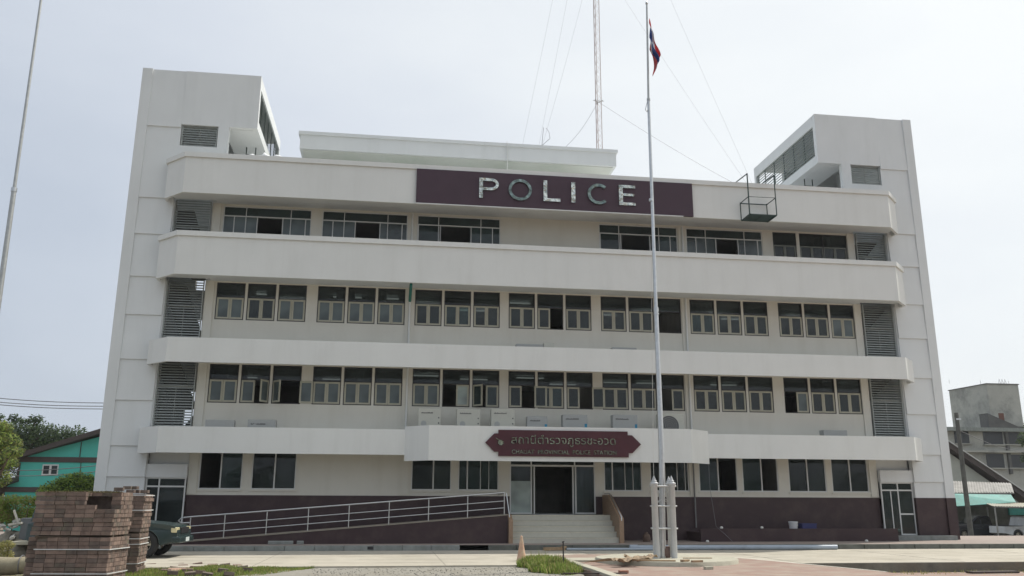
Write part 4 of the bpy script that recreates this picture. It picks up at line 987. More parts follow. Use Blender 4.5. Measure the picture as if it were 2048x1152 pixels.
# ---- paver bundles on the left
def bundle(cx_, cy_, z0, L, D, Hh, ang, label, straps, missing=False):
    r_ = thing('paver_bundle', (cx_, cy_, z0), label, 'paver bundle', 'strapped bundles of red pavers')
    R_ = Matrix.Rotation(ang, 3, 'Z'); mb = MB(); nz_ = int(round(Hh/.088)); hh = Hh/nz_
    ny = max(1, int(D/.105)); nx = max(1, int(L/.21))
    for k in range(nz_):
        sh = random.gauss(0, .010); sy = random.gauss(0, .008)
        if missing and k >= nz_-4: lim = L/2 - (.62 if k >= nz_-3 else .35)
        else: lim = 9
        for side in range(2):
            pass
        for i in range(nx):
            for j_ in range(ny):
                if 0 < i < nx-1 and 0 < j_ < ny-1 and k < nz_-1: continue
                x = -L/2 + (i+.5)*L/nx; y = -D/2 + (j_+.5)*D/ny
                if missing and x > lim and y < -D/2+.38: continue
                c = R_ @ Vector((x+sh+random.uniform(-.004, .004), y+sy+random.uniform(-.004, .004), 0)) + Vector((cx_, cy_, z0+(k+.5)*hh))
                mb.obox(c, (L/nx/2-.004, D/ny/2-.004, hh/2-.004), ang+random.uniform(-.01, .01), random.choice((0, 0, 1, 2)))
    mk(mb, 'pavers', [mat('paver_a', (.19, .135, .11), .9, var=.3, scale=6, bump=.4, dirt_or_refl=((.15, .14, .10), .5, 2)), mat('paver_b', (.25, .18, .145), .9, var=.25, scale=6, bump=.4), mat('paver_c', (.15, .115, .098), .9, var=.3, scale=6, bump=.4, dirt_or_refl=((.12, .15, .08), .5, 3))], r_)
    if missing:
        mb = MB(); mb.obox(R_ @ Vector((0, .25, 0)) + Vector((cx_, cy_, z0+Hh/2-.05)), (L/2-.12, D/2-.30, Hh/2-.06), ang); mk(mb, 'paver_core', MATS['paver_c'], r_)
    else:
        mb = MB(); mb.obox(Vector((cx_, cy_, z0+Hh/2)), (L/2-.05, D/2-.05, Hh/2-.05), ang); mk(mb, 'paver_core', MATS['paver_c'], r_)
    for zz in straps:
        mb = MB(); e_ = .012
        P = [(-L/2-e_-.01, -D/2-e_-.012), (L/2+e_+.01, -D/2-e_-.012), (L/2+e_+.01, D/2+e_), (-L/2-e_-.01, D/2+e_)]
        for i in range(4):
            a_ = R_ @ Vector((*P[i], 0)); b_ = R_ @ Vector((*P[(i+1) % 4], 0)); o_ = Vector((cx_, cy_, z0+zz))
            d = (b_-a_).normalized(); n_ = Vector((d.y, -d.x, 0))*.006
            mb.add([a_+o_, b_+o_, b_+o_+Vector((0,0,.02)), a_+o_+Vector((0,0,.02)), a_+o_+n_, b_+o_+n_, b_+o_+n_+Vector((0,0,.02)), a_+o_+n_+Vector((0,0,.02))], [(0,1,2,3),(4,7,6,5),(0,4,5,1),(3,2,6,7),(0,3,7,4),(1,5,6,2)])
        mk(mb, 'strap', mat('white_strap', (.65, .66, .65), .5), r_)
BY = -13.0
A1 = bundle(-13.22, BY+.45, -.2, 1.58, 1.0, 1.06, -.13, 'front lower bundle of pavers with two white straps', (.30, .80))
bundle(-14.18, BY+.75, -.2, .36, .9, 1.06, .05, 'narrow bundle of pavers showing left of the front lower bundle', ())
bundle(-13.30, BY+.48, .90, 1.72, 1.0, .92, -.10, 'front upper bundle of pavers with its top right corner missing', (), missing=True)
bundle(-12.98, -10.2, -.2, .84, 1.0, 1.06, .05, 'rear lower bundle of pavers with sunlit side next to the parked car', (.35, .8, .93))
bundle(-12.95, -10.2, .90, .84, 1.0, .90, .05, 'rear upper bundle of pavers with a dangling white strap', (.50, .86))
for z, lb, yy, xx, L in ((.86, 'dark pallet boards between the two front bundles', BY+.46, -13.3, 1.6), (.86, 'dark pallet boards between the two rear bundles', -10.2, -12.96, .8)):
    mb = MB()
    for k in range(4): mb.box(xx-L/2, xx+L/2, yy-.45+k*.26, yy-.37+k*.26, z, z+.02)
    mb.box(xx-L/2, xx-L/2+.08, yy-.45, yy+.42, z+.021, z+.038); mb.box(xx+L/2-.08, xx+L/2, yy-.45, yy+.42, z+.021, z+.038)
    tag(mb.build('pallet', mat('pallet_wood', (.09, .07, .05), .9)), lb, 'pallet')
for k in range(7):
    px = (238, 262, 272, 284, 255, 268, 290)[k]; yy = (BY+.3, -10.4, -10.2, -10.1, -10.3, -10.25, -10)[k]; zz = (1.84, 1.82, 1.82, 1.82, 1.91, 1.91, 1.82)[k]; c = at(px, 982, yy)
    mb = MB(); mb.obox((c.x, yy, zz+.042), (.10, .05, .04), random.uniform(-.5, .5), 0); tag(mb.build('loose_paver', MATS['paver_c'], bevel=.004), ['loose paver on the front upper bundle', *['dark loose paver on the rear upper bundle']*6][k], 'paver', 'loose pavers on top of the rear bundle' if k else None)
# moss and grass along the top of the front bundle
def a5(): return random.uniform(-14.05, -12.5), BY + random.uniform(0, .5)
grass('moss_fringe', 'brown dry moss fringe along the top of the front bundle', 700, a5, .01, .035, [mat('dry_moss', (.12, .10, .05), .95)]*2, lambda x, y: 1.815, .012)
# loose pavers in the grass
random.seed(3)
LP = [(302,1131,.1),(395,1131,.3),(358,1130,.2),(366,1134,.25),(390,1139,0),(350,1137,.6),(375,1143,.3),(332,1142,.1),(400,1146,.2),(425,1134,.4),(438,1138,.1),(450,1134,.3),(462,1138,0),(475,1134,.8),(446,1143,.2),(485,1139,.5),(495,1142,.1),(345,1149,.2),(380,1150,.4),(415,1149,.0),(458,1149,.3)]
WH = ['nearest the rear bundle','upper of the little pile right of the bundles','left one in the little red pile','middle one in the little red pile','under the little red pile','in the dry grass left of the pile','below the little red pile','in the dry grass nearest the bundles','right of and below the little pile','left end of the dark rubble row','second in the dark rubble row','third in the dark rubble row, raised','fourth in the dark rubble row','turned one in the dark rubble row','below the left end of the dark rubble row','near the right end of the dark rubble row','at the right end of the dark rubble row','at the bottom edge, leftmost','at the bottom edge, second from left','at the bottom edge, third from left','at the bottom edge under the dark row']
for k, (px, py, a_) in enumerate(LP):
    c = on(px, py, -.04); m_ = 'paver_a' if k < 9 else random.choice(('paver_c', 'paver_b', 'paver_c'))
    mb = MB(); mb.obox((c.x, c.y, -.085+random.uniform(0, .05)+.04), (.12, .06, .045), a_, 0, random.uniform(-.2, .2), random.uniform(-.15, .15))
    tag(mb.build('loose_paver', MATS[m_], bevel=.005), 'loose paver lying in the verge grass, '+WH[k], 'paver', 'loose pavers in the verge grass')
# broken flat slabs among them
mb = MB(); c = on(372, 1148, -.13); mb.obox((c.x, c.y, -.045), (.45, .2, .03), .1, 0, .12); tag(mb.build('broken_slab', mat('slab_pink', (.38, .25, .19), .9, var=.15), bevel=.01), 'pinkish broken slab lying in the verge grass below the red pile', 'slab')

# ---- vehicles
def vehicle(loc, rz, paint, label, name='pickup_truck', cat='pickup truck', suv=False):
    r_ = tag(empty(name, (0, 0, 0)), label, cat)
    Wd = .86
    def P(mb, n, m, par=r_, **k): o = mb.build(n, m, par, **k); return o
    R0 = .6 if suv else 0
    low = [(-2.45+R0,.52),(-2.45+R0,1.0),(-.75,1.03),(-.72,1.06),(.95,1.06),(1.1,1.07),(2.0,.98),(2.3,.92),(2.42,.78),(2.42,.5)]
    def arch(cx_, r__=.42, n=9): return [(cx_+r__*math.cos(math.pi*i/n), .38+r__*math.sin(math.pi*i/n)) for i in range(n+1)]
    outl = low + [(1.98, .36)] + arch(1.5)[0:] + [(.95, .30), (-.98+R0, .30)] + arch(-1.45+R0) + [(-2.0+R0, .4)]
    mb = MB()
    # body built from side strips tapering inward at the top
    n = len(outl); vsL = []; 
    for s_ in (-1, 1):
        for x, z in outl: vsL.append((x, s_*(Wd - (.05 if z > .95 else 0) - (.06 if abs(x) > 2.3 else 0)), z))
    fs = [tuple(range(n)), tuple(range(2*n-1, n-1, -1))] + [(i, (i+1) % n, n+(i+1) % n, n+i) for i in range(n)]
    mb.add(vsL, fs); P(mb, 'body', paint, bevel=.03)
    cab = ([(-1.8,1.04),(-1.72,1.62),(-1.6,1.70)] if suv else [(-.72,1.04),(-.62,1.62),(-.5,1.70)]) + [(.15,1.70),(.35,1.64),(1.05,1.05)]
    mb = MB(); vs = []
    for s_ in (-1, 1):
        for x, z in cab: vs.append((x, s_*(Wd-.06-(z-1.04)*.25), z))
    n = 6; mb.add(vs, [tuple(range(n)), tuple(range(2*n-1, n-1, -1))]+[(i, (i+1) % n, n+(i+1) % n, n+i) for i in range(n)]); P(mb, 'cabin', paint, bevel=.03)
    gl = mat('car_glass', (.015, .018, .02), .08, spec=.8)
    for s_ in (-1, 1):
        yy = lambda z: s_*(Wd-.06-(z-1.04)*.25+.006)
        for q in ([(-.58,1.12),(-.52,1.56),(.10,1.58),(.10,1.12)], [(.17,1.12),(.17,1.58),(.30,1.56),(.86,1.12)]):
            m2 = MB(); m2.add([(x, yy(z), z) for x, z in q]+[(x, yy(z)-s_*.02, z) for x, z in q], [(0,1,2,3),(7,6,5,4),(0,4,5,1),(1,5,6,2),(2,6,7,3),(3,7,4,0)]); P(m2, 'side_window', gl)
        m2 = MB(); m2.box(.82, .95, s_*(Wd-.02), s_*(Wd+.14), 1.10, 1.24); P(m2, 'wing_mirror', blackp, bevel=.02)
        m2 = MB(); m2.box(.0, .12, s_*(Wd-.01), s_*(Wd+.012), .90, .93); P(m2, 'door_handle', blackp)
        m2 = MB(); m2.box(2.22, 2.40, s_*.50, s_*(Wd-.03), .72, .88); P(m2, 'headlight', mat('headlamp', (.62, .56, .34), .15, spec=.8), bevel=.03)
    m2 = MB(); m2.add([(.42,-.66,1.60),(.42,.66,1.60),(1.0,.74,1.12),(1.0,-.74,1.12),(.44,-.66,1.63),(.44,.66,1.63),(1.03,.74,1.14),(1.03,-.74,1.14)], [(0,1,2,3),(4,7,6,5),(0,4,5,1),(1,5,6,2),(2,6,7,3),(3,7,4,0)]); P(m2, 'windscreen', gl)
    m2 = MB(); m2.box(2.36, 2.435, -.46, .46, .70, .87); P(m2, 'grille', blackp)
    m2 = MB(); m2.box(2.25, 2.52, -.84, .84, .42, .62); P(m2, 'bumper', paint, bevel=.05)
    m2 = MB(); m2.box(2.522, 2.53, -.2, .2, .46, .58); P(m2, 'number_plate', mat('plate', (.55, .6, .6), .5))
    for cx_ in (1.5, -1.45+R0):
        for s_ in (-1, 1):
            m2 = MB(); prof = [(.20,-.10),(.34,-.11),(.385,-.08),(.39,0),(.385,.08),(.34,.11),(.20,.10)]
            n = 28; vs = []
            for rr_, yy_ in prof:
                for i in range(n): vs.append((cx_+rr_*math.cos(2*math.pi*i/n), s_*(Wd-.11)+yy_, .39+rr_*math.sin(2*math.pi*i/n)))
            fs = [(i*n+k, i*n+(k+1) % n, ((i+1) % 7)*n+(k+1) % n, ((i+1) % 7)*n+k) for i in range(7) for k in range(n)]
            m2.add(vs, fs, 0, True); wh = P(m2, 'wheel', black)
            m3 = MB(); vs = []
            c = Vector((cx_, s_*(Wd-.03), .39))
            for k in range(6):
                a_ = k*math.pi/3; d = Vector((math.cos(a_), 0, math.sin(a_))); e_ = Vector((-math.sin(a_), 0, math.cos(a_)))
                q = [c+d*.04-e_*.035, c+d*.21-e_*.03, c+d*.21+e_*.03, c+d*.04+e_*.035]
                m3.add(q+[v-Vector((0, s_*.05, 0)) for v in q], [(0,1,2,3),(7,6,5,4),(0,4,5,1),(1,5,6,2),(2,6,7,3),(3,7,4,0)])
            n = 24
            m3.tube([c+Vector((.205*math.cos(2*math.pi*i/n), 0, .205*math.sin(2*math.pi*i/n))) for i in range(n+1)], .02, 6)
            m3.box(cx_-.05, cx_+.05, c.y-s_*.08, c.y+s_*.01, .34, .44)
            o = P(m3, 'rim', mat('rim_alloy', (.40, .37, .30), .4, metal=.6), wh)
    # load bed opening
    if suv:
        for s_ in (-1, 1):
            yy = lambda z: s_*(Wd-.06-(z-1.04)*.25+.006); m2 = MB(); q = [(-1.66,1.12),(-1.6,1.56),(-.66,1.56),(-.66,1.12)]
            m2.add([(x, yy(z), z) for x, z in q]+[(x, yy(z)-s_*.02, z) for x, z in q], [(0,1,2,3),(7,6,5,4),(0,4,5,1),(1,5,6,2),(2,6,7,3),(3,7,4,0)]); P(m2, 'side_window', gl)
    else:
        m2 = MB(); m2.box(-2.35, -.85, -.7, .7, 1.005, 1.035); P(m2, 'bed_liner', blackp)
    r_.location = loc; r_.rotation_euler = (0, 0, rz)
    return r_
dkgreen = mat('dark_green_paint', (.022, .04, .04), .25, var=.05, spec=.6)
vehicle((-15.12, -4.95, .0), -.03, dkgreen, 'dark green off road car parked by the kerb, half hidden behind the paver bundles', 'parked_car', 'car', True)
_v = at(2052, 1060, 26); vehicle((_v.x, 26, -.9), rad(4), mat('silver_white_paint', (.62, .64, .65), .25, spec=.6), 'white pickup under the carport at the right edge')
_v = at(1965, 1060, 28); vehicle((_v.x, 28.5, -.9), rad(172), mat('dark_paint', (.02, .022, .028), .25, spec=.6), 'dark pickup in the shade of the carport behind the wooden pole')

# ---- trees, bushes
def leaf_cloud(mb, clumps, n, s, mi_n=2):
    tot = sum(c[3]**2 for c in clumps)
    for c in clumps:
        k = int(n*c[3]**2/tot)
        for _ in range(k):
            d = Vector((random.gauss(0, 1), random.gauss(0, 1), random.gauss(0, 1))).normalized()
            rr_ = c[3]*random.uniform(.35, 1.18)**.7
            p = Vector(c[:3]) + Vector((d.x*rr_, d.y*rr_, d.z*rr_*.72))
            a_ = Vector((random.gauss(0, 1), random.gauss(0, 1), random.gauss(0, .6))).normalized()*s*random.uniform(.6, 1.4)
            b_ = a_.cross(d+Vector((.01, 0, .3))).normalized()*s*random.uniform(.35, .7)
            mb.add([p-a_, p-b_*.8, p+a_, p+b_*.8], [(0,1,2,3)], random.randrange(mi_n))
def leafy(m):
    t = m.node_tree; p = t.nodes['Principled BSDF']; o = [n for n in t.nodes if n.type == 'OUTPUT_MATERIAL'][0]
    tl = N(t, 'ShaderNodeBsdfTranslucent'); mx = N(t, 'ShaderNodeMixShader'); mx.inputs[0].default_value = .55
    t.links.new(p.inputs['Base Color'].links[0].from_socket, tl.inputs[0]); t.links.new(p.outputs[0], mx.inputs[1]); t.links.new(tl.outputs[0], mx.inputs[2]); t.links.new(mx.outputs[0], o.inputs[0])
    return m
leafA = mat('leaf_dark', (.045, .075, .032), .7, var=.3, scale=.6); leafB = mat('leaf_mid', (.085, .125, .045), .7, var=.3, scale=.6)
leafC = mat('leaf_yellow', (.22, .23, .07), .7, var=.35, scale=1); leafD = mat('leaf_bright', (.28, .38, .08), .7, var=.3, scale=1)
for _m in (leafA, leafB, leafC, leafD, gr1, gr2, *fm): leafy(_m)
bark = mat('bark', (.13, .10, .075), .9, var=.3, bump=.5)
def tree(x, y, zb, clumps, n, s, mats_, label, trunk_r=.3, name='tree'):
    r_ = thing(name, (x, y, zb), label, 'tree')
    mb = MB(); top = Vector((sum(c[0] for c in clumps)/len(clumps), y, min(c[2] for c in clumps)))
    mb.tube([(x, y, zb), Vector((x, y, zb)).lerp(top, .55)+Vector((.15, 0, 0)), top], [trunk_r, trunk_r*.75, trunk_r*.5], 10)
    for c in clumps[::2]: mb.tube([top-Vector((0, 0, .6)), top.lerp(Vector(c[:3]), .5)+Vector((0, 0, .3)), Vector(c[:3])], [trunk_r*.45, trunk_r*.25, trunk_r*.08], 6)
    mk(mb, 'trunk', bark, r_)
    mb = MB(); leaf_cloud(mb, clumps, n, s, len(mats_)); mk(mb, 'crown', mats_, r_, fix=False)
random.seed(11)
def clump_line(pts, Y, rsc): 
    out_ = []
    for px, py, rr_ in pts:
        v = at(px, py, Y+random.uniform(-2, 2)); out_.append((v.x, v.y, v.z, rr_*rsc))
    return out_
c_big = clump_line([(-150,900,70),(-110,872,60),(-70,862,52),(-30,868,46),(10,876,42),(45,872,40),(80,872,36),(110,878,34),(140,888,32),(150,872,26),(182,888,22),(170,898,28),(192,906,24),(60,905,45),(120,910,38),(0,915,50),(-60,915,55),(180,908,26),(-10,840,18),(30,838,12),(72,838,12),(48,842,9)], 46, 1/21.5)
tree(at(20, 1000, 46).x, 46, -.2, c_big, 26000, .16, [leafA, leafA, leafB], 'broad dark green rain tree behind the teal house', .5)
c_n = clump_line([(-40,880,34),(-10,862,26),(8,885,26),(-20,920,32),(12,925,20),(5,855,16),(-60,950,36),(25,905,14),(30,890,12),(-5,955,22),(40,902,8)], 14, 1/34)
tree(at(-60, 1000, 14).x, 14, -.2, c_n, 9000, .09, [leafC, leafB, leafD], 'loose yellow green tree at the left edge of the photo', .18)
c_r = clump_line([(2060,880,26),(2075,850,26),(2095,890,30),(2120,860,36),(2060,915,20)], 50, 1/21)
def bush(pts, Y, sc, n, s, mats_, label, z0=-.2):
    cl_ = []
    for px, py, rr_ in pts:
        v = at(px, py, Y+random.uniform(-.5, .5)); cl_.append((v.x, v.y, max(v.z, z0+.1), rr_*sc))
    r_ = thing('bush', (cl_[0][0], Y, z0), label, 'bush')
    mb = MB()
    for c in cl_: mb.tube([(c[0], c[1], z0), (c[0]+.05, c[1], c[2])], [.03, .01], 5)
    mk(mb, 'stems', bark, r_); mb = MB(); leaf_cloud(mb, cl_, n, s, len(mats_)); mk(mb, 'foliage', mats_, r_, fix=False)
bush([(95,978,14),(115,970,16),(135,962,18),(155,960,20),(172,962,20),(182,968,20),(150,980,30),(180,990,30),(110,995,30)], 4, 1/44, 7000, .06, [leafD, leafD, leafB], 'bright green bush between the teal house and the station corner')
bush([(5,1005,18),(30,1000,14),(55,1002,14),(75,1003,12),(20,1030,26),(50,1030,26),(80,1030,26),(-20,1020,30)], -1.5, 1/54, 6500, .05, [leafD, leafD, gr2], 'low sunlit green shrub left of the paver bundles')
bush([(-10,1095,16),(15,1090,12),(10,1110,14)], -9, 1/72, 1500, .03, [gr2, leafC], 'dry brown weeds at the left edge of the photo')

# ---- left yard: gray block, debris, rolled mat, slab
def px_box(name, px0, px1, py0, py1, Y, D, m, label, cat, bev=.02):
    a_ = at(px0, py1, Y); b_ = at(px1, py0, Y); mb = MB(); mb.box(a_.x, b_.x, Y, Y+D, min(a_.z, b_.z), max(a_.z, b_.z)); return tag(mb.build(name, m, bevel=bev), label, cat)
px_box('water_tank', 36, 72, 1036, 1083, -4.2, .7, mat('tank_grey', (.13, .14, .15), .7, var=.1), 'dark grey box standing left of the paver bundles', 'tank')
px_box('concrete_slab', 20, 75, 1083, 1090, -5, .8, plinth_m, 'thin pale concrete slab under the dark grey box', 'slab', .01)
random.seed(5)
for k in range(12):
    px = random.uniform(2, 38); py = random.uniform(1040, 1078); c = at(px, py, -4+random.uniform(-.4, .8)); mb = MB()
    mb.obox(c, (random.uniform(.08, .22), random.uniform(.05, .12), random.uniform(.02, .06)), random.uniform(0, 3), 0, random.uniform(-.5, .5), random.uniform(-.4, .4))
    tag(mb.build('rubble_piece', mat('pale_rubble', (.42, .41, .37), .9, var=.25), bevel=.01), 'pale broken piece in the rubble heap at the left edge', 'rubble', 'pale rubble heap at the left edge')
c = at(20, 1075, -3.9); mb = MB(); mb.lathe((c.x, -3.7, -.2), [(1.5, 0), (1.2, .35), (.8, .62), (.3, .85), (.05, .9)], 14, smooth=False)
for v_i in range(len(mb.v)): v_ = mb.v[v_i]; mb.v[v_i] = (v_[0]+random.uniform(-.1, .1), v_[1]*1+random.uniform(-.1, .1), v_[2]+random.uniform(-.05, .05))
tag(mb.build('rubble_mound', mat('heap', (.22, .20, .16), .95, var=.35, scale=4, bump=.6)), 'earthy mound under the pale rubble', 'mound')
mb = MB(); a_ = at(28, 1020, -4); b_ = at(38, 1050, -4); mb.tube([a_, b_], .035, 6); tag(mb.build('pale_stick', mat('chalk2', (.5, .48, .42), .8)), 'pale stick poking out of the rubble heap', 'stick')
c0 = at(-30, 1132, -11); c1 = at(78, 1128, -11.2)
RL = thing('rolled_mat', ((c0.x+c1.x)/2, -11, -.2), 'dirty beige rolled mat lying on the ground at the left corner', 'roll')
mb = MB(); mb.tube([c0, c0.lerp(c1, .5)-Vector((0, 0, .03)), c1], [.22, .20, .19], 18, mi=0); mk(mb, 'roll', mat('dirty_beige', (.33, .29, .20), .9, var=.3, scale=3, bump=.4, dirt_or_refl=((.12, .13, .07), .7, 2)), RL)
mb = MB(); q = c0.lerp(c1, .68); mb.tube([q+Vector((0, .2*math.cos(a_*math.pi/10), .2*math.sin(a_*math.pi/10)))*1.05-Vector((0,0,0)) for a_ in range(21)], .012, 5); mk(mb, 'tie_rope', wire_m, RL)
def a6():
    return random.uniform(-17.5, -12.3), random.uniform(-13.0, -9.8)
grass('corner_grass', 'rough mixed grass round the bundles and the rolled mat', 6000, a6, .03, .16, [gr1, gr2], lambda x, y: -.2)

# ---- teal house, left background
teal = mat('teal_paint', (.09, .50, .43), .7, var=.06, scale=1); brown = mat('brown_trim', (.075, .06, .055), .7)
HY = 26
TH = thing('teal_house', (at(100, 1000, HY).x, HY, -.2), 'teal painted house with dark brown trim and a low gable roof', 'house')
a = lambda px, py: (at(px, py, HY).x, at(px, py, HY).z)
zg = -.2
mb = MB(); pts = [a(38, 955), a(40, 915), a(205, 872), (a(205, 872)[0]+6, a(205, 872)[1]-1.4), (a(205, 872)[0]+6, zg), (a(20, 970)[0], zg), a(10, 976)]
mb.prism(pts, 'y', HY, HY+9); mk(mb, 'wall', teal, TH)
mb = MB(); p_ = a(26, 922); q_ = a(205, 868); r2 = (q_[0]+7, q_[1]-2.0); t_ = .30
mb.prism([p_, q_, r2, (r2[0], r2[1]+t_), (q_[0], q_[1]+t_), (p_[0], p_[1]+t_)], 'y', HY-.6, HY+9.4); mk(mb, 'roof', brown, TH)
def trim(px0, py0, px1, py1, name='trim_band', pr=.06):
    A, B = a(px0, py0), a(px1, py1); mb = MB(); mb.box(A[0], B[0], HY-pr, HY-.002, min(A[1], B[1]), max(A[1], B[1])); return mk(mb, name, brown, TH)
trim(38, 924, 205, 915); trim(0, 984, 205, 975, pr=.08); trim(159, 914, 164, 884, 'trim_post', .05); trim(157, 974, 162, 925, 'trim_post', .05); trim(36, 956, 42, 925, 'trim_post', .055)
mb = MB(); mb.prism([a(-40, 990), a(-40, 984), a(38, 955), a(38, 963)], 'y', HY-.9, HY+6); mk(mb, 'lean_to_roof', brown, TH)
wn = MB(); A, B = a(83, 951), a(118, 929); wn.box(A[0], B[0], HY-.04, HY-.001, A[1], B[1]); o = mk(wn, 'window', alu, TH)
for u in (0, 1):
    m2 = MB(); xa = A[0]+.08+(B[0]-A[0])*.5*u; xb = xa+(B[0]-A[0])*.5-.14; m2.box(xa, xb, HY-.05, HY-.041, A[1]+.1, B[1]-.08); p_o = m2.build('pane', g_dark); p_o.parent = o
# power cables on the left
for k, (p, q, lb) in enumerate((((-10, 786), (205, 812), 'highest of the three power cables left of the station'), ((-10, 794), (205, 818.5), 'middle power cable left of the station'), ((-10, 799), (205, 824), 'lowest of the three power cables left of the station'), ((42, 931), (205, 936), 'upper cable passing in front of the teal house'), ((42, 942), (205, 948), 'lower cable passing in front of the teal house'))):
    A = at(*p, 18); B = at(*q, 18); d = B-A; A = A-d*2; B = B+d*.6; n = 24; mb = MB()
    mb.tube([A.lerp(B, i/n)-Vector((0, 0, .9*math.sin(math.pi*i/n)-.62)) for i in range(n+1)], .022, 5); tag(mb.build('power_cable', wire_m), lb, 'cable', 'power cables on the left')

# ---- right background
old = mat('old_render', (.40, .40, .36), .9, var=.12, scale=.5, dirt_or_refl=((.13, .14, .13), .85, .35), bump=.1)
oldd = mat('old_roof', (.115, .115, .11), .9, var=.2, scale=1)
GY = 66
GB_ = thing('old_apartment_block', (50, GY, -.2), 'weathered grey concrete block with a stained rooftop tank room', 'building')
GB_.location = (at(1980, 900, GY).x, GY, -.9)
b = lambda px, py, Y=GY: (at(px, py, Y).x, at(px, py, Y).z)
X0 = b(1973, 768)[0]; X1 = b(2036, 770)[0]; ZT = b(1973, 768)[1]; ZB = b(1890, 850)[1]
mb = MB(); mb.prism([(X0, GY), (X1, GY), (X1, GY+6), (X0-1.2, GY+6)], 'z', ZB-.5, ZT)
# receding left face of the tank room
Xl = at(1908, 786, GY+6).x
mb = MB(); mb.prism([(X0, GY), (X1, GY), (X1+.5, GY+7), (Xl, GY+7)], 'z', ZB-.5, ZT); mk(mb, 'tank_room', old, GB_)
mb = MB(); mb.prism([(X0-.1, GY-.1), (X1+.1, GY-.1), (X1+.6, GY+7.1), (Xl-.1, GY+7.1)], 'z', ZT, ZT+.1); mk(mb, 'roof_slab', oldd, GB_)
mb = MB(); mb.box(X0+1.1, X0+1.8, GY-.05, GY-.002, ZB+.0, ZB+1.6); mk(mb, 'rusty_door', mat('rust_door', (.16, .07, .05), .8), GB_)
mb = MB()
for dx in (2.1, 2.5, 2.9): mb.tube([(X0+dx, GY+.5, ZT+.1), (X0+dx+.12, GY+.5, ZT+.75), (X0+dx+.3, GY+.5, ZT+.1)], .025, 5)
mk(mb, 'roof_ladder_hoops', wire_m, GB_)
for px in (1910, 1973, 2030):
    v = b(px, 775); mb = MB(); mb.tube([(v[0], GY+1, ZT+.1), (v[0], GY+1, ZT+.6)], .02, 4); mk(mb, 'steel_bar', wire_m, GB_)
# main body and roof
mb = MB(); mb.box(b(1850, 850)[0], b(2160, 850)[0], GY-1, GY+10, -.9, ZB-.4); mk(mb, 'wall', old, GB_)
zr0 = ZB-.4; zr1 = b(1940, 829)[1]
mb = MB(); mb.prism([(b(1850, 0)[0], zr0), (b(1850, 0)[0], zr1), (b(1955, 829)[0], zr1), (b(2015, 850)[0], zr0+.2), (b(2160, 0)[0], zr0+.2), (b(2160, 0)[0], zr0)], 'y', GY-1.8, GY-.2); mk(mb, 'roof', oldd, GB_)
mb = MB(); mb.box(b(1850, 850)[0], b(2160, 850)[0], GY-1.9, GY-1.0, zr0-.45, zr0-.002); mk(mb, 'eaves_band', mat('eaves_grey', (.24, .26, .24), .9, var=.2), GB_)
Yw = GY-1
def ow(px0, px1, py0, py1):
    A, B = b(px0, py1, Yw), b(px1, py0, Yw); mb = MB(); mb.box(A[0], B[0], Yw-.05, Yw-.003, A[1], B[1]); o = mk(mb, 'window', mat('dark_opening', (.035, .04, .045), .4), GB_)
    mb = MB(); mb.box(A[0]-.15, B[0]+.15, Yw-.35, Yw-.05, A[1]-.16, A[1]-.04); mk(mb, 'window_sill', old, GB_)
for q in ((1910, 1936, 862, 886), (1968, 2003, 862, 888), (2010, 2043, 864, 888), (1975, 2006, 908, 935), (2018, 2060, 910, 935), (1905, 1935, 908, 935), (2060, 2090, 864, 888)): ow(*q)
mb = MB(); mb.box(b(1850, 850)[0], b(2160, 850)[0], Yw-.6, Yw-.002, b(1950, 905, Yw)[1], b(1950, 901, Yw)[1]); mk(mb, 'floor_band', old, GB_)
for px in (2012, 2100):
    A = b(px, 900, Yw); mb = MB(); mb.box(A[0], A[0]+.35, Yw-.3, Yw-.004, b(px, 948, Yw)[1], zr0-.46); mk(mb, 'column', oldd, GB_)

# house with long sloping gable roof
RY = 34
RH = thing('gable_house', (at(1960, 1000, RY).x, RY, -.9), 'pale house with a long sloping dark roof edge right of the station', 'house')
c_ = lambda px, py, Y=RY: (at(px, py, Y).x, at(px, py, Y).z)
A, B = c_(1880, 872), c_(2080, 1005); A2, B2 = c_(1880, 884), c_(2080, 1020)
ap = A
mb = MB(); mb.prism([(ap[0]-5, -.9), (ap[0]-5, ap[1]-1.9-.2), (ap[0], A2[1]-.1), (B2[0]-1.2, B2[1]+.5), (B2[0]-1.2, -.9)], 'y', RY+.6, RY+10); mk(mb, 'wall', mat('pale_wall', (.42, .43, .38), .85, var=.1, scale=.8), RH)
mb = MB(); mb.prism([A, (A[0], A[1]-.5), (B[0], B[1]-.5), B], 'y', RY, RY+10.3); mk(mb, 'roof', brown, RH)
mb = MB(); mb.prism([A, (A[0]-6, A[1]-2.4), (A[0]-6, A[1]-2.7), (A[0], A[1]-.32)], 'y', RY, RY+10.3); mk(mb, 'roof', brown, RH)
mb = MB(); mb.tube([(A[0], RY-.08, A[1]+.03), (B[0], RY-.08, B[1]+.03)], .05, 8); mk(mb, 'roof_edge_pipe', steel, RH)
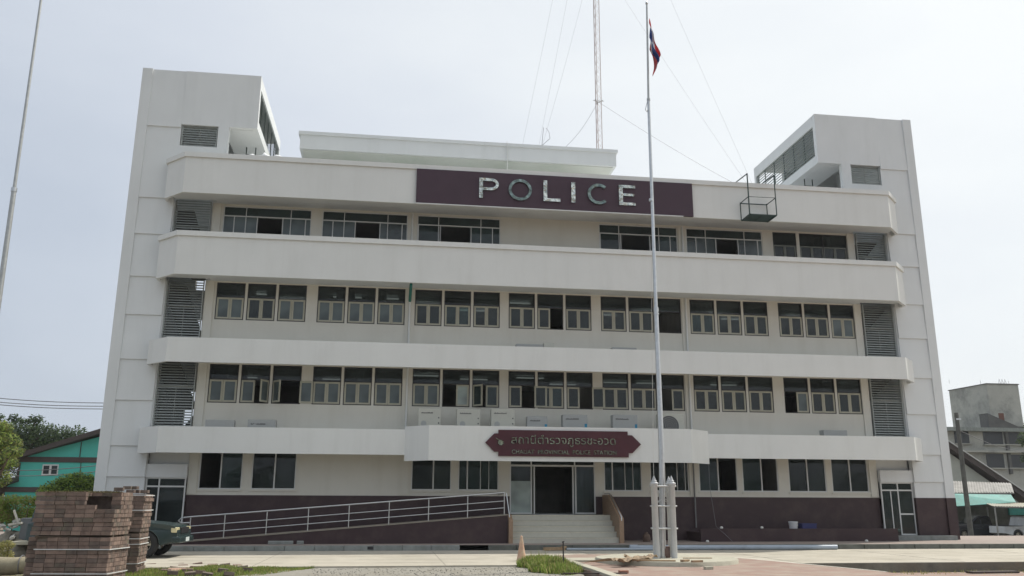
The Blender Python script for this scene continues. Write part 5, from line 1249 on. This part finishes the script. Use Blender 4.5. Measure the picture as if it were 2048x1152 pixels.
# grey lean-to awning, teal sheet, carport
AY = 29
aw = thing('awning', (at(1965, 980, AY).x, AY, 2.2), 'grey corrugated awning under the gable of the pale house', 'awning')
P0 = at(1905, 962, AY+2); P1 = at(2022, 966, AY+2); P2 = at(2028, 985, AY); P3 = at(1905, 985, AY)
def corr(mb, P0, P1, P2, P3, n=40, amp=.03, th=.01):
    vs = []
    for j_ in range(2):
        for i in range(n*4+1):
            u = i/(n*4); top = P0.lerp(P1, u); bot = P3.lerp(P2, u); p = top if j_ == 0 else bot
            vs.append(p+Vector((0, 0, amp*math.sin(2*math.pi*i/4))))
    N_ = n*4+1
    mb.add(vs, [(i, i+1, N_+i+1, N_+i) for i in range(N_-1)], 0, True)
mb = MB(); corr(mb, P0, P1, P2, P3, 22); o = mk(mb, 'awning_sheet', mat('old_sheet', (.27, .26, .24), .7, var=.3, scale=2), aw, fix=False)
mb = MB(); mb.tube([P3-Vector((0,0,.08)), P2-Vector((0,0,.08))], .05, 6); mk(mb, 'awning_beam', oldd, aw)
ts = MB(); Q0 = at(1900, 988, AY-.5); Q1 = at(2022, 990, AY-.5); Q2 = at(2032, 1005, AY-1.5); Q3 = at(1900, 1014, AY-1.5)
ts.add([Q0, Q1, Q2, Q3]+[q+Vector((0, 0, .03)) for q in (Q0, Q1, Q2, Q3)], [(0,3,2,1),(4,5,6,7),(0,1,5,4),(1,2,6,5),(2,3,7,6),(3,0,4,7)])
tag(ts.build('teal_tarpaulin', mat('teal_tarp', (.03, .22, .19), .6, var=.25, scale=2)), 'sagging teal tarpaulin hung below the grey awning', 'tarpaulin')
cp = thing('carport', (at(2040, 1050, 25).x, 25, -.9), 'open carport with a corrugated flat roof and thin posts at the right edge', 'carport')
C0 = at(1968, 1005, 30); C1 = at(2120, 1007, 30); C2 = at(2150, 1016, 22.5); C3 = at(1985, 1012, 22.5)
mb = MB(); corr(mb, C0, C1, C2, C3, 30, .03); mk(mb, 'carport_roof', mat('carport_sheet', (.40, .38, .31), .7, var=.2, scale=2), cp, fix=False)
mb = MB(); mb.tube([C3-Vector((0,0,.08)), C2-Vector((0,0,.08))], .045, 6); mb.tube([C0-Vector((0,0,.08)), C1-Vector((0,0,.08))], .045, 6); mk(mb, 'carport_beam', oldd, cp)
for px, Y in ((1990, 22.5), (2075, 22.5), (1975, 30), (2100, 30)):
    v = at(px, 1020, Y); mb = MB(); mb.tube([(v.x, Y, -.9), (v.x, Y, at(px, 1013, Y).z-.05)], .05, 8); mk(mb, 'carport_post', mat('post_grey', (.27, .27, .26), .7), cp)
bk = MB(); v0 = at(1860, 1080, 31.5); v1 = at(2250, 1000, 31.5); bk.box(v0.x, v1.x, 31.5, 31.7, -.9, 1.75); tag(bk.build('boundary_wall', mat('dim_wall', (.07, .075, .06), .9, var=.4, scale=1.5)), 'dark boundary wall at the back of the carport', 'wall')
tb = MB(); v0 = at(2020, 1030, 31.3); v1 = at(2150, 1016, 31.3); tb.box(v0.x, v1.x, 31.3, 31.48, v0.z, v1.z); tag(tb.build('teal_fence_sheet', MATS['teal_tarp']), 'teal sheet fixed on the boundary wall behind the white pickup', 'sheet')
ep = thing('utility_pole', (at(1943, 1080, 21).x, 21, -.9), 'dark wooden utility pole right of the station', 'utility pole')
v = at(1943, 1078, 21); t_ = at(1936, 826, 21); mb = MB(); mb.tube([(v.x, 21, -.9), (v.x, 21, t_.z)], [.17, .13], 12); mk(mb, 'pole', mat('pole_wood', (.11, .11, .10), .9, var=.3, scale=3), ep)
mb = MB(); mb.box(v.x-.16, v.x+.16, 20.8, 20.845, t_.z-.5, t_.z-.4); mk(mb, 'pole_band', steel, ep)
mb = MB(); A = Vector((v.x, 20.8, at(1943, 862, 20.8).z)); B = at(2100, 905, 26); n = 14
mb.tube([A.lerp(B, i/n)-Vector((0,0,.5*math.sin(math.pi*i/n))) for i in range(n+1)], .02, 5); tag(mb.build('service_cable', wire_m), 'sagging service cable from the utility pole to the right', 'cable')
tree(at(2075, 1000, 50).x, 50, -.2, c_r, 4000, .16, [leafA, leafB], 'dark green tree behind the old block at the right edge', .3)

# ---- far tree belt on the horizon, behind everything
random.seed(21)
mb = MB(); cl_ = []
for i in range(90):
    x = -170 + i*4.2 + random.uniform(-1.5, 1.5)
    if -24 < x < 27: continue
    cl_.append((x, 95+random.uniform(-4, 4), random.uniform(1, 3.2), random.uniform(2.6, 4.2)))
leaf_cloud(mb, cl_, 16000, .45, 2)
tag(mb.build('distant_woods', [leafA, leafB], fix=False), 'far belt of trees along the horizon', kind='stuff')
# thin air: faint haze over the far things
hz = MB(); hz.box(-260, 260, -60, 240, -1.5, 48); hzo = hz.build('haze', [])
hm = bpy.data.materials.new('haze_air'); hm.use_nodes = True; t = hm.node_tree; t.nodes.clear()
o = N(t, 'ShaderNodeOutputMaterial'); pv_ = N(t, 'ShaderNodeVolumePrincipled'); pv_.inputs['Color'].default_value = (.86, .9, .95, 1); pv_.inputs['Density'].default_value = .0003; pv_.inputs['Anisotropy'].default_value = .2
t.links.new(pv_.outputs[0], o.inputs['Volume']); hzo.data.materials.append(hm); tag(hzo, 'thin humid haze in the air', kind='stuff')

# unseen trees behind the viewer, added for their reflection in the ground floor windows
random.seed(31); mb = MB(); cl_ = []
for i in range(46):
    x = -115 + i*5 + random.uniform(-2, 2); cl_.append((x, -92+random.uniform(-5, 5), random.uniform(2, 6.5), random.uniform(3.5, 5.5)))
leaf_cloud(mb, cl_, 9000, .7, 2)
tag(mb.build('reflection_woods', [leafA, leafB], fix=False), 'row of trees added unseen behind the viewer for window reflections', kind='stuff')
